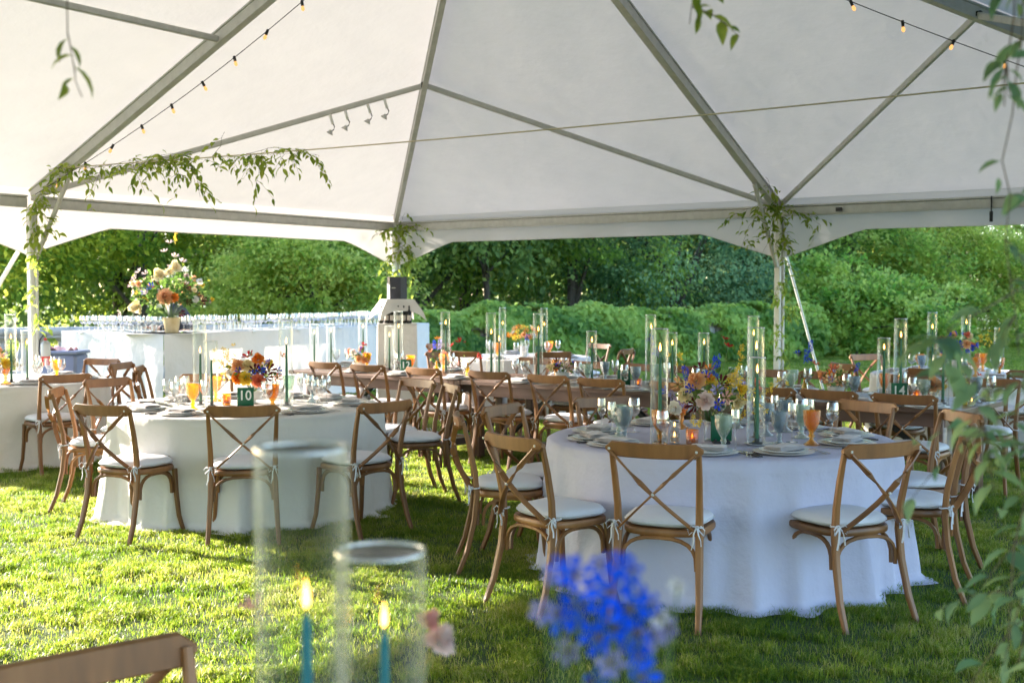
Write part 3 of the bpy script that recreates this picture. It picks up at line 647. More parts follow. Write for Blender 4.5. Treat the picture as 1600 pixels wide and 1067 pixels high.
# ------------------------------------------------------------------ chairs
def chair_proto():
    t = bpy.data.objects.new('cross_back_chair', None); link(t); t.empty_display_size = .1
    W = M['wood']
    def post(s):
        m = MB(); m.sweep([(s * .222, -.315, 0), (s * .214, -.262, .13), (s * .204, -.222, .30), (s * .200, -.205, .45), (s * .202, -.215, .58), (s * .208, -.245, .72), (s * .214, -.285, .868)],
                          [.026, .030, .033, .034, .032, .030, .026], [.028, .033, .037, .038, .034, .030, .024], up=(1, 0, 0), n=8, power=3.4); return m
    def fleg(s):
        m = MB(); m.sweep([(s * .185, .165, .435), (s * .190, .172, .28), (s * .198, .188, .12), (s * .214, .218, 0)], [.034, .031, .029, .026], [.034, .031, .029, .026], up=(0, 1, 0), n=8, power=3.4); return m
    for s in (-1, 1): post(s).build('rear_leg', W, t)
    for s in (-1, 1): fleg(s).build('front_leg', W, t)
    # crest rail: bowed plank with rounded ends
    m = MB(); n = 14; vs = []; fs = []
    for i in range(n + 1):
        q = i / n * 2 - 1; x = q * .238; e = max(0, abs(q) - .86) / .14; hh = .036 * math.sqrt(max(.06, 1 - e * e)); y = -.318 + .026 * q * q - .004; zc = .862 - .006 * (1 - q * q)
        th = .011; lean = .12
        for (dy, dz) in [(-th, -hh + .004), (-th * .6, -hh), (th * .6, -hh), (th, -hh + .004), (th, hh - .005), (th * .5, hh), (-th * .5, hh), (-th, hh - .005)]:
            vs.append((x, y + dy - dz * lean, zc + dz))
    for i in range(n):
        for k in range(8): k2 = (k + 1) % 8; fs.append((i * 8 + k, i * 8 + k2, i * 8 + 8 + k2, i * 8 + 8 + k))
    fs += [tuple(range(7, -1, -1)), tuple(range(n * 8, n * 8 + 8))]
    m.add(vs, fs); cr = m.build('crest_rail', W, t)
    for s in (-1, 1): MB().box((s * .212, -.330, .862), (.012, .006, .012), None, .003).build('bolt_head', M['alu'], cr)
    # X brace
    for s in (-1, 1):
        pts = []
        for i in range(9):
            q = i / 8; x = s * (.205 - .392 * q); z = .845 - .375 * q; y = -.318 + .085 * q - .052 * math.sin(q * math.pi) - (.006 if s > 0 else -.004)
            pts.append((x, y, z))
        m = MB(); m.sweep(pts, .011, .031, up=(s * .5, 0, .5), n=8, power=5); m.build('cross_brace', W, t)
    m = MB(); m.box((.008, -.345, .655), (.014, .012, .014), None, .003); m.build('rivet', M['alu'], t)
    # seat ring: rounded trapezoid
    def outline(k, grow=0, n=36):
        o = []
        for i in range(n):
            a = 2 * math.pi * i / n; ca, sa = math.cos(a), math.sin(a); e = .62
            x = math.copysign(abs(ca) ** e, ca); y = math.copysign(abs(sa) ** e, sa)
            o.append((x * (.208 + .012 * y + grow) * k, y * (.200 + grow) * k - .005))
        return o
    m = MB(); prof = [(.80, .432), (1.0, .432), (1.025, .440), (1.025, .458), (1.0, .466), (.80, .466)]; vs = []; fs = []; n = 36
    for (k, z) in prof:
        for (x, y) in outline(k): vs.append((x, y, z))
    for i in range(len(prof) - 1):
        for q in range(n): q2 = (q + 1) % n; fs.append((i * n + q, i * n + q2, i * n + n + q2, i * n + n + q))
    fs.append(tuple(range(n))[::-1]); fs.append(tuple(range((len(prof) - 1) * n, len(prof) * n)))
    m.add(vs, fs); m.build('seat_frame', W, t)
    # bentwood arches under the seat, one each side
    def arch(a, b, zb=.275, zt=.425, off=(0, 0, 0)):
        a, b, o = Vector(a), Vector(b), Vector(off); pts = []
        for i in range(13):
            q = i / 12; an = math.pi * q; c = math.cos(an); s_ = math.sin(an)
            w = .5 - .5 * math.copysign(abs(c) ** .75, c)
            p = a.lerp(b, w) + o; p.z = zb + (zt - zb) * abs(s_) ** .62; pts.append(p)
        m = MB(); m.sweep(pts, .019, .021, n=8, up=(b - a).cross(Vector((0, 0, 1))), power=3.4); m.build('bentwood_arch', W, t)
    arch((-.175, .165, 0), (.175, .165, 0)); arch((-.185, -.200, 0), (.185, -.200, 0))
    for s in (-1, 1): arch((s * .188, -.17, 0), (s * .176, .145, 0))
    # cushion with two ties
    m = MB(); vs = []; fs = []; prof = [(.0, .474), (.60, .474), (.90, .472), (.99, .482), (1.01, .492), (.99, .503), (.93, .514), (.80, .522), (.55, .529), (.28, .533), (0, .534)]
    rr = random.Random(3)
    for i, (k, z) in enumerate(prof):
        for (x, y) in outline(max(k, .001) * .985):
            vs.append((x, y, z + (.0035 * math.sin(x * 31 + 1) * math.sin(y * 27) if z > .5 else 0)))
    for i in range(len(prof) - 1):
        for q in range(n): q2 = (q + 1) % n; fs.append((i * n + q, i * n + q2, i * n + n + q2, i * n + n + q))
    m.add(vs, fs); cu = m.build('seat_cushion', M['cushion'], t, ang=80)
    m = MB(); m.sweep([(x, y, .4925) for (x, y) in outline(1.0)], .007, n=6, closed=True); m.build('piping', M['cushion'], cu)
    for s in (-1, 1):
        m = MB(); c = Vector((s * .205, -.232, .492))
        m.sweep([c + Vector((.021 * math.cos(a), .026 + .022 * math.sin(a), .002 * math.sin(a * 2))) for a in [k * math.pi / 5 for k in range(10)]], .008, n=6, closed=True)
        m.box(c, (.018, .014, .018), None, .004)
        for (dx, dz, k) in [(1, .2, 1), (-1, .25, 1)]:
            pts = [c + Vector((dx * .004, -.008, 0)), c + Vector((dx * .022, -.018, .012)), c + Vector((dx * .042, -.020, -.006)), c + Vector((dx * .036, -.016, -.034)), c + Vector((dx * .014, -.010, -.014)), c + Vector((dx * .003, -.006, -.002))]
            m.sweep(pts, .010, .004, n=6)
        for (dx, L) in [(1, .085), (-1, .105)]:
            pts = [c + Vector((dx * .003, -.010, 0)), c + Vector((dx * .012, -.022, -.03)), c + Vector((dx * .018 + .004, -.018, -L * .7)), c + Vector((dx * .024, -.020, -L))]
            m.sweep(pts, .010, .004, n=6)
        m.build('tie', M['cushion'], cu)
    return t
CH0 = chair_proto(); used = [False]
def chair(x, y, faceang, label, group, wob=True):
    """faceang: world direction the sitter looks in, radians"""
    o = CH0 if not used[0] else copy_tree(CH0); used[0] = True
    o.location = (x, y, 0); o.rotation_euler = (0, 0, faceang - math.pi / 2)
    for ch in o.children:
        if ch.name.startswith('seat_cushion'): ch.rotation_euler = (0, 0, rng.uniform(-.03, .03)); ch.scale = (rng.uniform(.97, 1.01), rng.uniform(.96, 1.01), 1); ch.location = (rng.uniform(-.004, .004), rng.uniform(-.004, .006), 0)
    tag(o, label, 'chair', group); return o

def ring_chair(c, deg, rho, label, group, twist=0):
    a = R(deg); rs = rho - .30   # rho is the crest distance from the table centre
    chair(c[0] + math.cos(a) * rs, c[1] + math.sin(a) * rs, a + math.pi + R(twist), label, group)

TR, T10, T9, T11, T15, TF = (1.21, 7.02), (-1.98, 9.02), (-4.96, 11.66), (.12, 16.05), (4.75, 12.62), (.07, 1.22)
G = 'cross back chairs around the nearest round table'
for d, r, tw, l in [(-112, 1.44, 0, 'cross back chair front left of the nearest round table, facing its blue flowers'),
                    (-68, 1.42, 4, 'cross back chair at the front right of the nearest round table, seen from behind'),
                    (-139, 1.58, -4, 'cross back chair at the left front corner of the nearest round table'),
                    (178, 1.52, 6, 'cross back chair seen edge on at the left side of the nearest table'),
                    (155, 1.42, -6, 'cross back chair behind the left side chair of the nearest round table'),
                    (116, 1.34, 0, 'cross back chair behind the wine glasses at the back of the nearest table'),
                    (76, 1.36, 0, 'cross back chair hidden behind the flowers and candles of the nearest table'),
                    (38, 1.42, 0, 'cross back chair behind the folded napkins at the nearest table back right'),
                    (-30, 1.38, 4, 'cross back chair side on at the right, its cushion nearest the vine leaves'),
                    (6, 1.49, 3, 'cross back chair behind the side on right chair of the nearest table')]:
    ring_chair(TR, d, r, l, G, tw)
G = 'cross back chairs around table 10'
for d, r, tw, l in [(-79, 1.46, 0, 'cross back chair directly in front of the green number 10 card'),
                    (-115, 1.50, 0, 'cross back chair front left of table 10 with sunlit cushion'),
                    (-45, 1.62, 2, 'dark toned cross back chair front right of table 10, left of the grass shadow'),
                    (180, 1.42, 8, 'cross back chair seen edge on at the left of table 10'),
                    (144, 1.72, 0, 'cross back chair back left of table 10 beside the left edge table'),
                    (38, 1.54, 4, 'cross back chair back right of table 10 near the long table'),
                    (12, 1.55, 5, 'cross back chair seen side on at the right of table 10'),
                    (114, 1.75, 0, 'cross back chair behind the amber goblet and candles of table 10')]:
    ring_chair(T10, d, r, l, G, tw)
G = 'cross back chairs around the left edge table'
for d, r, l in [(-47, 1.55, 'cross back chair turned side on at the right of the left edge table'),
                (70, 1.5, 'cross back chair behind the left edge table near the fire extinguisher')]:
    ring_chair(T9, d, r, l, G)
G = 'cross back chairs around the sunlit far middle table'
for d, r, l in [(-75, 1.5, 'dark cross back chair in front of the sunlit far middle table'), (-26, 1.5, 'cross back chair turned away at the right of the far middle table'),
                (40, 1.45, 'cross back chair behind the far middle table before the ivy wall'), (137, 1.6, 'cross back chair behind the far middle table near the balustrade'),
                (-118, 1.5, 'cross back chair at the left front of the far middle table')]:
    ring_chair(T11, d, r, l, G)
G = 'cross back chairs around the far right table'
for d, r, l in [(-122, 1.52, 'cross back chair at the left front of the far right round table'), (196, 1.45, 'light cross back chair at the left side of the far right table'),
                (114, 1.55, 'cross back chair behind the far right table against the lawn'), (-88, 1.5, 'cross back chair cut by the right picture edge beside the far right table')]:
    ring_chair(T15, d, r, l, G)
G = 'cross back chairs along the long farm tables'
ROWD = Vector((.778, -.628)); ROWN = Vector((.628, .778))
fa = math.atan2(ROWN.y, ROWN.x)
NEAR = [(507, -1.94, 12.44), (570, -1.45, 11.98), (658, -.84, 11.45), (762, -.23, 10.95), (857, .32, 10.45), (940, .725, 10.02), (1050, 1.30, 9.62), (1195, 1.90, 9.12), (1298, 2.33, 8.80), (1400, 2.74, 8.46)]
ORD = ['first', 'second', 'third', 'fourth', 'fifth', 'sixth', 'seventh', 'eighth', 'ninth', 'tenth']
TW = [0, 3, -2, 4, -3, 2, 0, 5, -4, 3]
for i, (_, x, y) in enumerate(NEAR):
    p = Vector((x, y)) + ROWN * .30
    chair(p.x, p.y, fa + R(TW[i]), f'{ORD[i]} cross back chair from the left on the near side of the long tables', G)
FAR = [(.22, 13.2), (.80, 12.45), (1.27, 12.08), (1.72, 11.66), (2.33, 11.20), (2.80, 10.86), (3.42, 10.36), (3.98, 9.92)]
for i, (x, y) in enumerate(FAR):
    p = Vector((x, y)) - ROWN * .26
    chair(p.x, p.y, fa + math.pi + R(TW[i] * 1.2), f'{ORD[i]} reddish cross back chair from the left on the far side of the long tables', G)
for x, y, a, l in [(-3.70, 12.25, -12, 'cross back chair seen side on before the white bar, left of the pair'), (-3.32, 11.75, 8, 'cross back chair seen side on before the white bar, right of the pair'),
                   (-.70, 14.45, -60, 'cross back chair at the back of the long tables near the speaker')]:
    chair(x, y, R(a), l, 'cross back chairs near the bar')
chair(-.655, 2.12, R(-50), 'cross back chair whose crest rail crosses the bottom left corner', 'cross back chairs at the foreground table')
chair(-1.08, 1.62, R(-15), 'second cross back chair barely cutting the bottom left corner', 'cross back chairs at the foreground table')

# ------------------------------------------------------------------ tables and cloths
def cloth_mb(r, z0, seed, spread=.10):
    g = random.Random(seed); m = MB(); n = 216; ph = [g.uniform(0, 6.28) for _ in range(10)]
    def fold(a):
        w = a + .10 * math.sin(3 * a + ph[3]) + .05 * math.sin(5 * a + ph[8])
        r1 = 1 - abs(math.sin(4.5 * w + ph[0])); r2 = 1 - abs(math.sin(7.5 * w + ph[1])); r3 = math.sin(23 * w + ph[4])
        return 1.1 * r1 ** 1.6 + .7 * r2 ** 2.2 + .13 * r3 - .55
    def broad(a): return .5 + .5 * math.sin(2 * a + ph[5]) * math.sin(3 * a + ph[6])
    vs = []; fs = []; rings = []
    for k in (0.001, .25, .5, .75, .92, .985): rings.append(('t', k))
    for k in range(1, 27): rings.append(('s', k / 26))
    for typ, k in rings:
        for i in range(n):
            a = 2 * math.pi * i / n
            if typ == 't': rr = r * k; z = z0 + .0012 * math.sin(rr * 9 + a * 3) * (k < .9)
            else:
                d = k; amp = (.012 + .088 * d) * (.35 + 1.0 * broad(a))
                rr = r + .012 + spread * d ** 1.5 * (.45 + .55 * broad(a + 1)) * .6 + amp * fold(a) + .006 * math.sin(9 * d + 13 * a) * d
                z = z0 - .004 - (z0 - .012) * min(1, d * 1.03)
                if d < .06: rr = r + .006; z = z0 - .012
                if d > .93: rr += (d - .93) * (1.0 + .9 * fold(a * 1.0 + 1)); z = .012 + .012 * (1 + math.sin(a * 9 + ph[7])) * (1 - d) * 8
            vs.append((rr * math.cos(a), rr * math.sin(a), z))
    for i in range(len(rings) - 1):
        for q in range(n): q2 = (q + 1) % n; fs.append((i * n + q, i * n + q2, i * n + n + q2, i * n + n + q))
    fs.append(tuple(range(n))); m.add(vs, fs); return m

def round_table(c, r, seed, label, cl_label, z0=.76, mt='cloth_w'):
    t = thing('round_table', label, 'table', (c[0], c[1], 0), 0, 'round banquet tables')
    m = MB(); m.lathe([(.001, z0 - .035), (r - .02, z0 - .035), (r - .005, z0 - .028), (r - .005, z0 - .010), (r - .02, z0 - .004), (.001, z0 - .004)], 48); m.build('tabletop', M['farm'], t)
    for sx in (-1, 1):
        for sy in (-1, 1):
            m = MB(); m.sweep([(sx * .5, sy * .42, 0), (sx * .5, sy * .42, z0 - .036)], .03, n=6); m.build('leg', M['alu'], t)
    o = cloth_mb(r, z0, seed).build('tablecloth', M[mt], None, ang=85); o.location = (c[0], c[1], 0); tag(o, cl_label, 'tablecloth', 'white floor length tablecloths')
round_table(TR, 1.0, 21, 'nearest round banquet table under its white cloth', 'white floor length cloth with bluish shade in its colour on the nearest table', mt='cloth')
round_table(T10, 1.0, 22, 'round banquet table with the number 10 card', 'sun-warmed white floor length cloth on table 10')
round_table(T9, 1.0, 23, 'round banquet table cut by the left picture edge', 'pinkish white cloth on the table cut by the left edge')
round_table(T11, .92, 24, 'round banquet table in the sun before the ivy wall', 'sunlit white cloth on the far middle table')
round_table(T15, .95, 25, 'round banquet table at the far right by the lawn', 'white cloth on the far right round table')
round_table(TF, .95, 26, 'foreground round table below the picture, under the tall candles', 'white cloth on the foreground table under the blurred candles')

def farm_table(i, label):
    L = 2.435; Wd = 1.10; ang = math.atan2(ROWD.y, ROWD.x)
    cx = Vector((-2.46, 13.23)) + ROWD * (L * (i + .5)) + ROWN * Wd / 2
    t = thing('farm_table', label, 'table', (cx.x, cx.y, 0), ang, 'wooden farm tables set end to end')
    nb = 6; w = (Wd - .0) / nb
    if not KIDS.get('plank'): KIDS['plank'] = MB().box((0, 0, 0), (L - .16, w - .006, .038), None, .004).mesh('plank', M['farm'], False)
    for k in range(nb): put('plank', KIDS['plank'], t, (0, -Wd / 2 + w * (k + .5), .741 - (k % 2) * .0006))
    if not KIDS.get('end'): KIDS['end'] = MB().box((0, 0, 0), (.072, Wd, .040), None, .004).mesh('end_board', M['farm'], False)
    for s in (-1, 1): put('end_board', KIDS['end'], t, (s * (L / 2 - .0385), 0, .7405))
    for s in (-1, 1): MB().box((0, s * (Wd / 2 - .09), .665), (L - .36, .028, .10), None, .003).build('apron', M['farm'], t, smooth=False)
    for s in (-1, 1): MB().box((s * (L / 2 - .16), 0, .665), (.028, Wd - .22, .10), None, .003).build('apron', M['farm'], t, smooth=False)
    for sx in (-1, 1):
        for sy in (-1, 1): MB().box((sx * (L / 2 - .20), sy * (Wd / 2 - .13), .36), (.095, .095, .72), None, .006).build('leg', M['farm'], t)
    for sx in (-1, 1): MB().box((sx * (L / 2 - .20), 0, .12), (.06, Wd - .36, .07), None, .004).build('stretcher', M['farm'], t, smooth=False)
    MB().box((0, 0, .12), (L - .46, .06, .06), None, .004).build('stretcher', M['farm'], t, smooth=False)
    for sx in (-1, 1):
        m = MB(); a = Vector((sx * (L / 2 - .26), 0, .20)); b = Vector((sx * .35, 0, .68)); m.sweep([a, b], .05, .05, n=8, power=6); m.build('diagonal_brace', M['black'], t)
farm_table(0, 'left farm table of weathered planks carrying the number 12 card')
farm_table(1, 'middle farm table of weathered planks with the number 13 card')
farm_table(2, 'right dark farm table whose bare end shows beside number 14')

# ------------------------------------------------------------------ tableware
def lathe_mesh(name, prof, mat, n=20): return MB().lathe(prof, n).mesh(name, mat, ang=60)
MS = {}
MS['charger'] = lathe_mesh('charger', [(.001, .0), (.10, 0), (.158, .010), (.162, .013), (.157, .014), (.10, .006), (.001, .005)], M['charger'], 28)
MS['plate'] = lathe_mesh('plate', [(.001, .0), (.075, .0), (.08, .003), (.128, .013), (.133, .017), (.128, .018), (.085, .008), (.001, .006)], M['china'], 28)
def napkin_mesh(seed, w=.19, l=.115, fan=False):
    g = random.Random(seed); m = MB()
    for k in range(4):
        z = .004 + k * .006; sh = g.uniform(-.006, .006); rot = Matrix.Rotation(g.uniform(-.05, .05) + (k * .05 if fan else 0), 3, 'Z')
        vs = []; fs = []; nx, ny = 8, 5
        for side in (0, 1):
            for i in range(nx + 1):
                for j in range(ny + 1):
                    x = (i / nx - .5) * w * (1 - .02 * k); y = (j / ny - .5) * l * (1 - .03 * k)
                    zz = z + .0025 * math.sin(i * 1.3 + seed + k) * math.sin(j * 1.1) + (0.0045 if side else 0) * (1 if 0 < j < ny and 0 < i < nx else .25)
                    vs.append(rot @ Vector((x + sh, y, zz)))
        o = (nx + 1) * (ny + 1)
        for side in (0, 1):
            for i in range(nx):
                for j in range(ny):
                    q = side * o + i * (ny + 1) + j; f = (q, q + ny + 1, q + ny + 2, q + 1); fs.append(f if side else f[::-1])
        for i in range(nx):
            for j in (0, ny): q = i * (ny + 1) + j; fs.append((q, q + ny + 1, q + ny + 1 + o, q + o))
        for j in range(ny):
            for i in (0, nx): q = i * (ny + 1) + j; fs.append((q, q + 1, q + 1 + o, q + o))
        m.add(vs, fs)
    return m.mesh('napkin', M['napkin'], ang=50)
MS['napkin'] = [napkin_mesh(i, .20 + .02 * (i % 2), .125, i == 2) for i in range(3)]
def fork_mesh():
    m = MB(); m.sweep([(0, -.10, .004), (0, -.04, .006), (0, .03, .005), (0, .05, .007)], [.013, .007, .006, .018], [.0035, .003, .003, .002], n=6)
    for k in range(4): x = -.0085 + k * .0057; m.sweep([(x * .9, .048, .007), (x, .070, .009), (x, .098, .007)], [.0038, .0032, .002], [.002, .002, .0015], n=4)
    return m.mesh('fork', M['steel'])
def knife_mesh():
    m = MB(); m.mi = 0; m.sweep([(0, -.115, .006), (0, -.07, .0075), (0, -.015, .006)], [.015, .017, .012], [.008, .009, .007], n=8)
    m.mi = 1; m.sweep([(0, -.016, .006), (.001, .04, .005), (.002, .09, .005), (.004, .112, .005)], [.010, .018, .018, .003], [.003, .002, .002, .0012], n=6)
    return m.mesh('knife', [M['black'], M['steel']])
MS['fork'] = fork_mesh(); MS['knife'] = knife_mesh()
def goblet_prof(s=1): 
    o = [(.001, .0), (.036, .0), (.037, .004), (.022, .014), (.011, .024), (.0095, .034), (.014, .040), (.0145, .046), (.0095, .052), (.012, .060), (.024, .078), (.034, .100), (.039, .128), (.040, .150), (.0405, .160)]
    i = [(.0385, .160), (.037, .128), (.032, .100), (.021, .080), (.001, .070)]
    return [(r * s, z * s) for r, z in o + i]
for k, mt in [('amber', 'amber'), ('blue', 'bluegl'), ('sage', 'sagegl'), ('clear', 'glass')]: MS['gob_' + k] = lathe_mesh('goblet', goblet_prof(1.2), M[mt], 24)
MS['wine'] = lathe_mesh('wine_glass', [(.001, .0), (.036, .0), (.0365, .002), (.006, .006), (.0038, .014), (.0036, .085), (.006, .094), (.022, .106), (.034, .124), (.038, .142), (.036, .168), (.031, .205), (.0300, .208), (.035, .168), (.0368, .142), (.032, .125), (.001, .098)], M['wine'], 22)
MS['flute'] = lathe_mesh('wine_glass', [(.001, .0), (.033, .0), (.0335, .002), (.005, .006), (.0036, .014), (.0034, .105), (.008, .115), (.022, .132), (.0275, .152), (.026, .18), (.022, .222), (.0212, .222), (.025, .18), (.0265, .152), (.020, .133), (.001, .118)], M['wine'], 20)
MS['tumbler'] = lathe_mesh('glass_tumbler', [(.001, .0), (.030, .0), (.032, .004), (.037, .105), (.0355, .105), (.031, .012), (.001, .010)], M['glass'], 16)
MS['votive'] = lathe_mesh('votive_holder', [(.001, 0), (.028, 0), (.034, .006), (.036, .04), (.036, .085), (.0335, .085), (.0335, .04), (.030, .012), (.001, .010)], M['amberv'], 16)
MS['votive_s'] = lathe_mesh('votive_holder', [(.001, 0), (.026, 0), (.029, .004), (.030, .055), (.028, .055), (.026, .008), (.001, .007)], M['glass'], 18)
MS['tealight'] = lathe_mesh('candle_wax', [(.001, .010), (.024, .010), (.024, .034), (.022, .036), (.001, .035)], M['ivorywax'], 14)
MS['flame'] = lathe_mesh('flame', [(.0005, 0), (.0042, .006), (.0058, .012), (.0045, .022), (.0020, .033), (.0003, .042)], M['flame'], 10)
MS['wick'] = lathe_mesh('wick', [(.0009, -.004), (.0008, .009)], M['black'], 5)
M['rim'] = thinglass('glass_rim_highlight', (.9, .93, .9), .5, (.95, .97, .95), .55, f0=.2)  # rim highlight put into a whitish body colour
def cyl_mesh(r, h):
    m = MB(); m.lathe([(.001, 0), (r - .003, 0), (r, .004), (r, h - .003)], 32); m.lathe([(r - .0038, h - .003), (r - .0038, .012), (.001, .010)], 32)
    m.mi = 1; m.lathe([(r, h - .003), (r - .0003, h), (r - .0019, h + .0014), (r - .0035, h), (r - .0038, h - .003)], 32)
    return m.mesh('glass_cylinder', [M['cyl'], M['rim']], ang=60)
MS['cyl_t'] = cyl_mesh(.05, .645); MS['cyl_s'] = cyl_mesh(.05, .49)
def taper_mesh(h, mat='wax', r=.0112): return lathe_mesh('candle_wax', [(.001, 0), (r, 0), (r, .02), (r * .95, h * .5), (r * .62, h - .012), (r * .45, h - .003), (.001, h)], M[mat], 12)

def S1(name, me, x, y, z, label, cat, group=None, rz=0, sc=1.0):
    o = put(name, me, None, (x, y, z), (0, 0, rz), sc); return tag(o, label, cat, group)

def hurricane(x, y, tall, label_where, h=None, z=.76, mat='wax', cyl=None, scale=1.0, lit=True, r=.0112, tilt=0):
    S1('glass_cylinder', cyl or (MS['cyl_t'] if tall else MS['cyl_s']), x, y, z, f'{"tall" if tall else "shorter"} clear glass candle cylinder {label_where}', 'candle holder', 'glass candle cylinders on the tables')
    h = h or (.47 if tall else .34)
    key = ('taper', round(h, 3), mat, r)
    if key not in MS: MS[key] = taper_mesh(h, mat, r)
    c = thing('taper_candle', f'{"teal" if mat == "teal" else "green"} taper in the {"tall" if tall else "shorter"} cylinder {label_where}', 'candle', (x + .004, y, z + .006), 0, 'taper candles in glass cylinders')
    c.rotation_euler = (tilt, tilt * .7, 0)
    put('candle_wax', MS[key], c, (0, 0, .007)); put('wick', MS['wick'], c, (0, 0, .007 + h))
    m = MB() if 'stand' not in MS else None
    if m: MS['stand'] = m.lathe([(.001, 0), (.03, 0), (.031, .006), (.014, .010), (.014, .03), (.0125, .03), (.0125, .008), (.001, .008)], 14).mesh('candle_stand', M['black'])
    put('candle_stand', MS['stand'], c, (0, 0, .006))
    if lit: put('flame', MS['flame'], c, (0, 0, .013 + h), (0, 0, 0), (scale * 1.05, scale * 1.05, scale * 1.15))

def setting(cx, cy, ang, where, gl=0, z=.76, near=True, rp=.745, gobkind=None, glasses=True):
    """one place: ang = direction from the table centre to the sitter"""
    ux, uy = math.cos(ang), math.sin(ang); tx, ty = -uy, ux       # t = sitter's left when facing the centre is -t
    def pt(r, t): return (cx + ux * r + tx * t, cy + uy * r + ty * t)
    rz = ang - math.pi / 2 + math.pi; k = rng.randrange(3)
    j = lambda a: rng.uniform(-a, a)
    x, y = pt(rp + j(.015), j(.02))
    S1('charger', MS['charger'], x, y, z + .001, f'pale round charger plate {where}', 'plate', 'charger plates', 0)
    S1('plate', MS['plate'], x, y, z + .0075, f'white dinner plate on the charger {where}', 'plate', 'white dinner plates', 0)
    S1('napkin', MS['napkin'][k], x, y, z + .020, f'folded blush napkin on the plate {where}', 'napkin', 'folded napkins', rz + j(.5))
    for i, s in enumerate((.185, .215)):
        if near or i == 0:
            xx, yy = pt(rp + j(.01), s); S1('fork', MS['fork'], xx, yy, z + .001, f'{"inner" if i == 0 else "outer"} steel fork {where}', 'fork', 'steel forks', rz + j(.06))
    for i, s in enumerate((-.185, -.212)):
        if near or i == 0:
            xx, yy = pt(rp + j(.01), s); S1('knife', MS['knife'], xx, yy, z + .001, f'{"inner" if i == 0 else "outer"} black handled knife {where}', 'knife', 'black handled knives', rz + j(.06))
    if not glasses: return
    gk = gobkind or ('amber', 'sage', 'blue', 'clear')[gl % 4]
    nm = dict(amber='amber', sage='pale sage green', blue='smoky blue', clear='clear textured')[gk]
    xx, yy = pt(rp - .24 + j(.02), -.10 + j(.03)); S1('goblet', MS['gob_' + gk], xx, yy, z + .001, f'{nm} pressed glass goblet {where}', 'goblet', f'{nm} goblets')
    xx, yy = pt(rp - .20 + j(.02), -.19 + j(.02)); S1('wine_glass', MS['wine'], xx, yy, z + .001, f'clear round wine glass {where}', 'wine glass', 'clear wine glasses')
    if near:
        xx, yy = pt(rp - .28 + j(.02), -.01 + j(.03)); S1('wine_glass', MS['flute'], xx, yy, z + .001, f'tall slim wine glass {where}', 'wine glass', 'slim wine glasses')

for i, (d, w) in enumerate([(-103, 'front left seat'), (-73, 'front right seat'), (-148, 'left front seat'), (191, 'left side seat'), (160, 'left back seat'), (115, 'back left seat'), (76, 'back middle seat'), (40, 'back right seat'), (-27, 'right side seat'), (3, 'right rear seat')]):
    setting(TR[0], TR[1], R(d), f'at the {w} of the nearest table', [1, 2, 3, 2, 3, 0, 1, 2, 0, 1][i], glasses=i in (5, 6, 7))
NT = 'on the nearest table'
for k, x, y, l in [('gob_amber', 1.66, 6.66, f'large amber pressed goblet right of the flowers {NT}'), ('gob_blue', 1.47, 6.61, f'smoky blue goblet just right of the flowers {NT}'), ('gob_sage', 1.13, 6.42, f'sage green goblet before the green card {NT}'),
                   ('flute', 1.19, 6.40, f'slim wine glass overlapping the sage goblet {NT}'), ('wine', .815, 6.50, f'wine glass before the left amber goblet {NT}'), ('gob_amber', .82, 6.66, f'amber goblet behind a wine glass, left of the votive {NT}'),
                   ('gob_blue', .64, 6.84, f'smoky blue goblet at the left side {NT}'), ('gob_sage', .62, 7.00, f'sage goblet behind the left blue goblet {NT}'), ('flute', .57, 6.86, f'slim wine glass left of the left blue goblet {NT}'),
                   ('flute', .53, 7.10, f'slim wine glass furthest left {NT}'), ('wine', .74, 7.28, f'round wine glass at the back left {NT}'), ('wine', 1.86, 6.98, f'round wine glass behind the right napkins {NT}'),
                   ('flute', 1.74, 7.02, f'slim wine glass behind the amber goblet {NT}'), ('gob_sage', 1.68, 6.98, f'sage goblet behind the amber goblet {NT}'), ('gob_blue', 1.50, 7.1, f'smoky blue goblet behind the right candles {NT}'), ('flute', 1.58, 6.78, f'slim wine glass between blue and amber goblets {NT}')]:
    S1('goblet' if 'gob' in k else 'wine_glass', MS[k], x, y, .761, l, 'goblet' if 'gob' in k else 'wine glass', None)
for i, (d, w) in enumerate([(-79, 'front middle seat'), (-115, 'front left seat'), (-45, 'front right seat'), (180, 'left side seat'), (144, 'left back seat'), (110, 'back left seat'), (76, 'back middle seat'), (44, 'back right seat'), (6, 'right side seat'), (-150, 'left front seat')]):
    setting(T10[0], T10[1], R(d), f'at the {w} of table 10', [3, 0, 0, 3, 0, 3, 1, 2, 3, 3][i], glasses=i != 0)
for i, (d, w) in enumerate([(-47, 'right front seat'), (-15, 'right seat'), (-85, 'front seat'), (20, 'right rear seat'), (60, 'back right seat')]):
    setting(T9[0], T9[1], R(d), f'at the {w} of the left edge table', [0, 3, 3, 0, 3][i])
for i, (d, w) in enumerate([(-75, 'front seat'), (-26, 'right seat'), (-120, 'left front seat'), (40, 'rear right seat'), (170, 'left seat'), (100, 'rear seat')]):
    setting(T11[0], T11[1], R(d), f'at the {w} of the far middle table', [3, 0, 0, 0, 3, 3][i], rp=.68, near=False)
for i, (d, w) in enumerate([(-122, 'left front seat'), (-88, 'front seat'), (-55, 'front right seat'), (196, 'left seat'), (160, 'left rear seat'), (114, 'rear seat'), (60, 'rear right seat')]):
    setting(T15[0], T15[1], R(d), f'at the {w} of the far right table', [2, 0, 0, 2, 0, 0, 0][i], rp=.70, near=False)
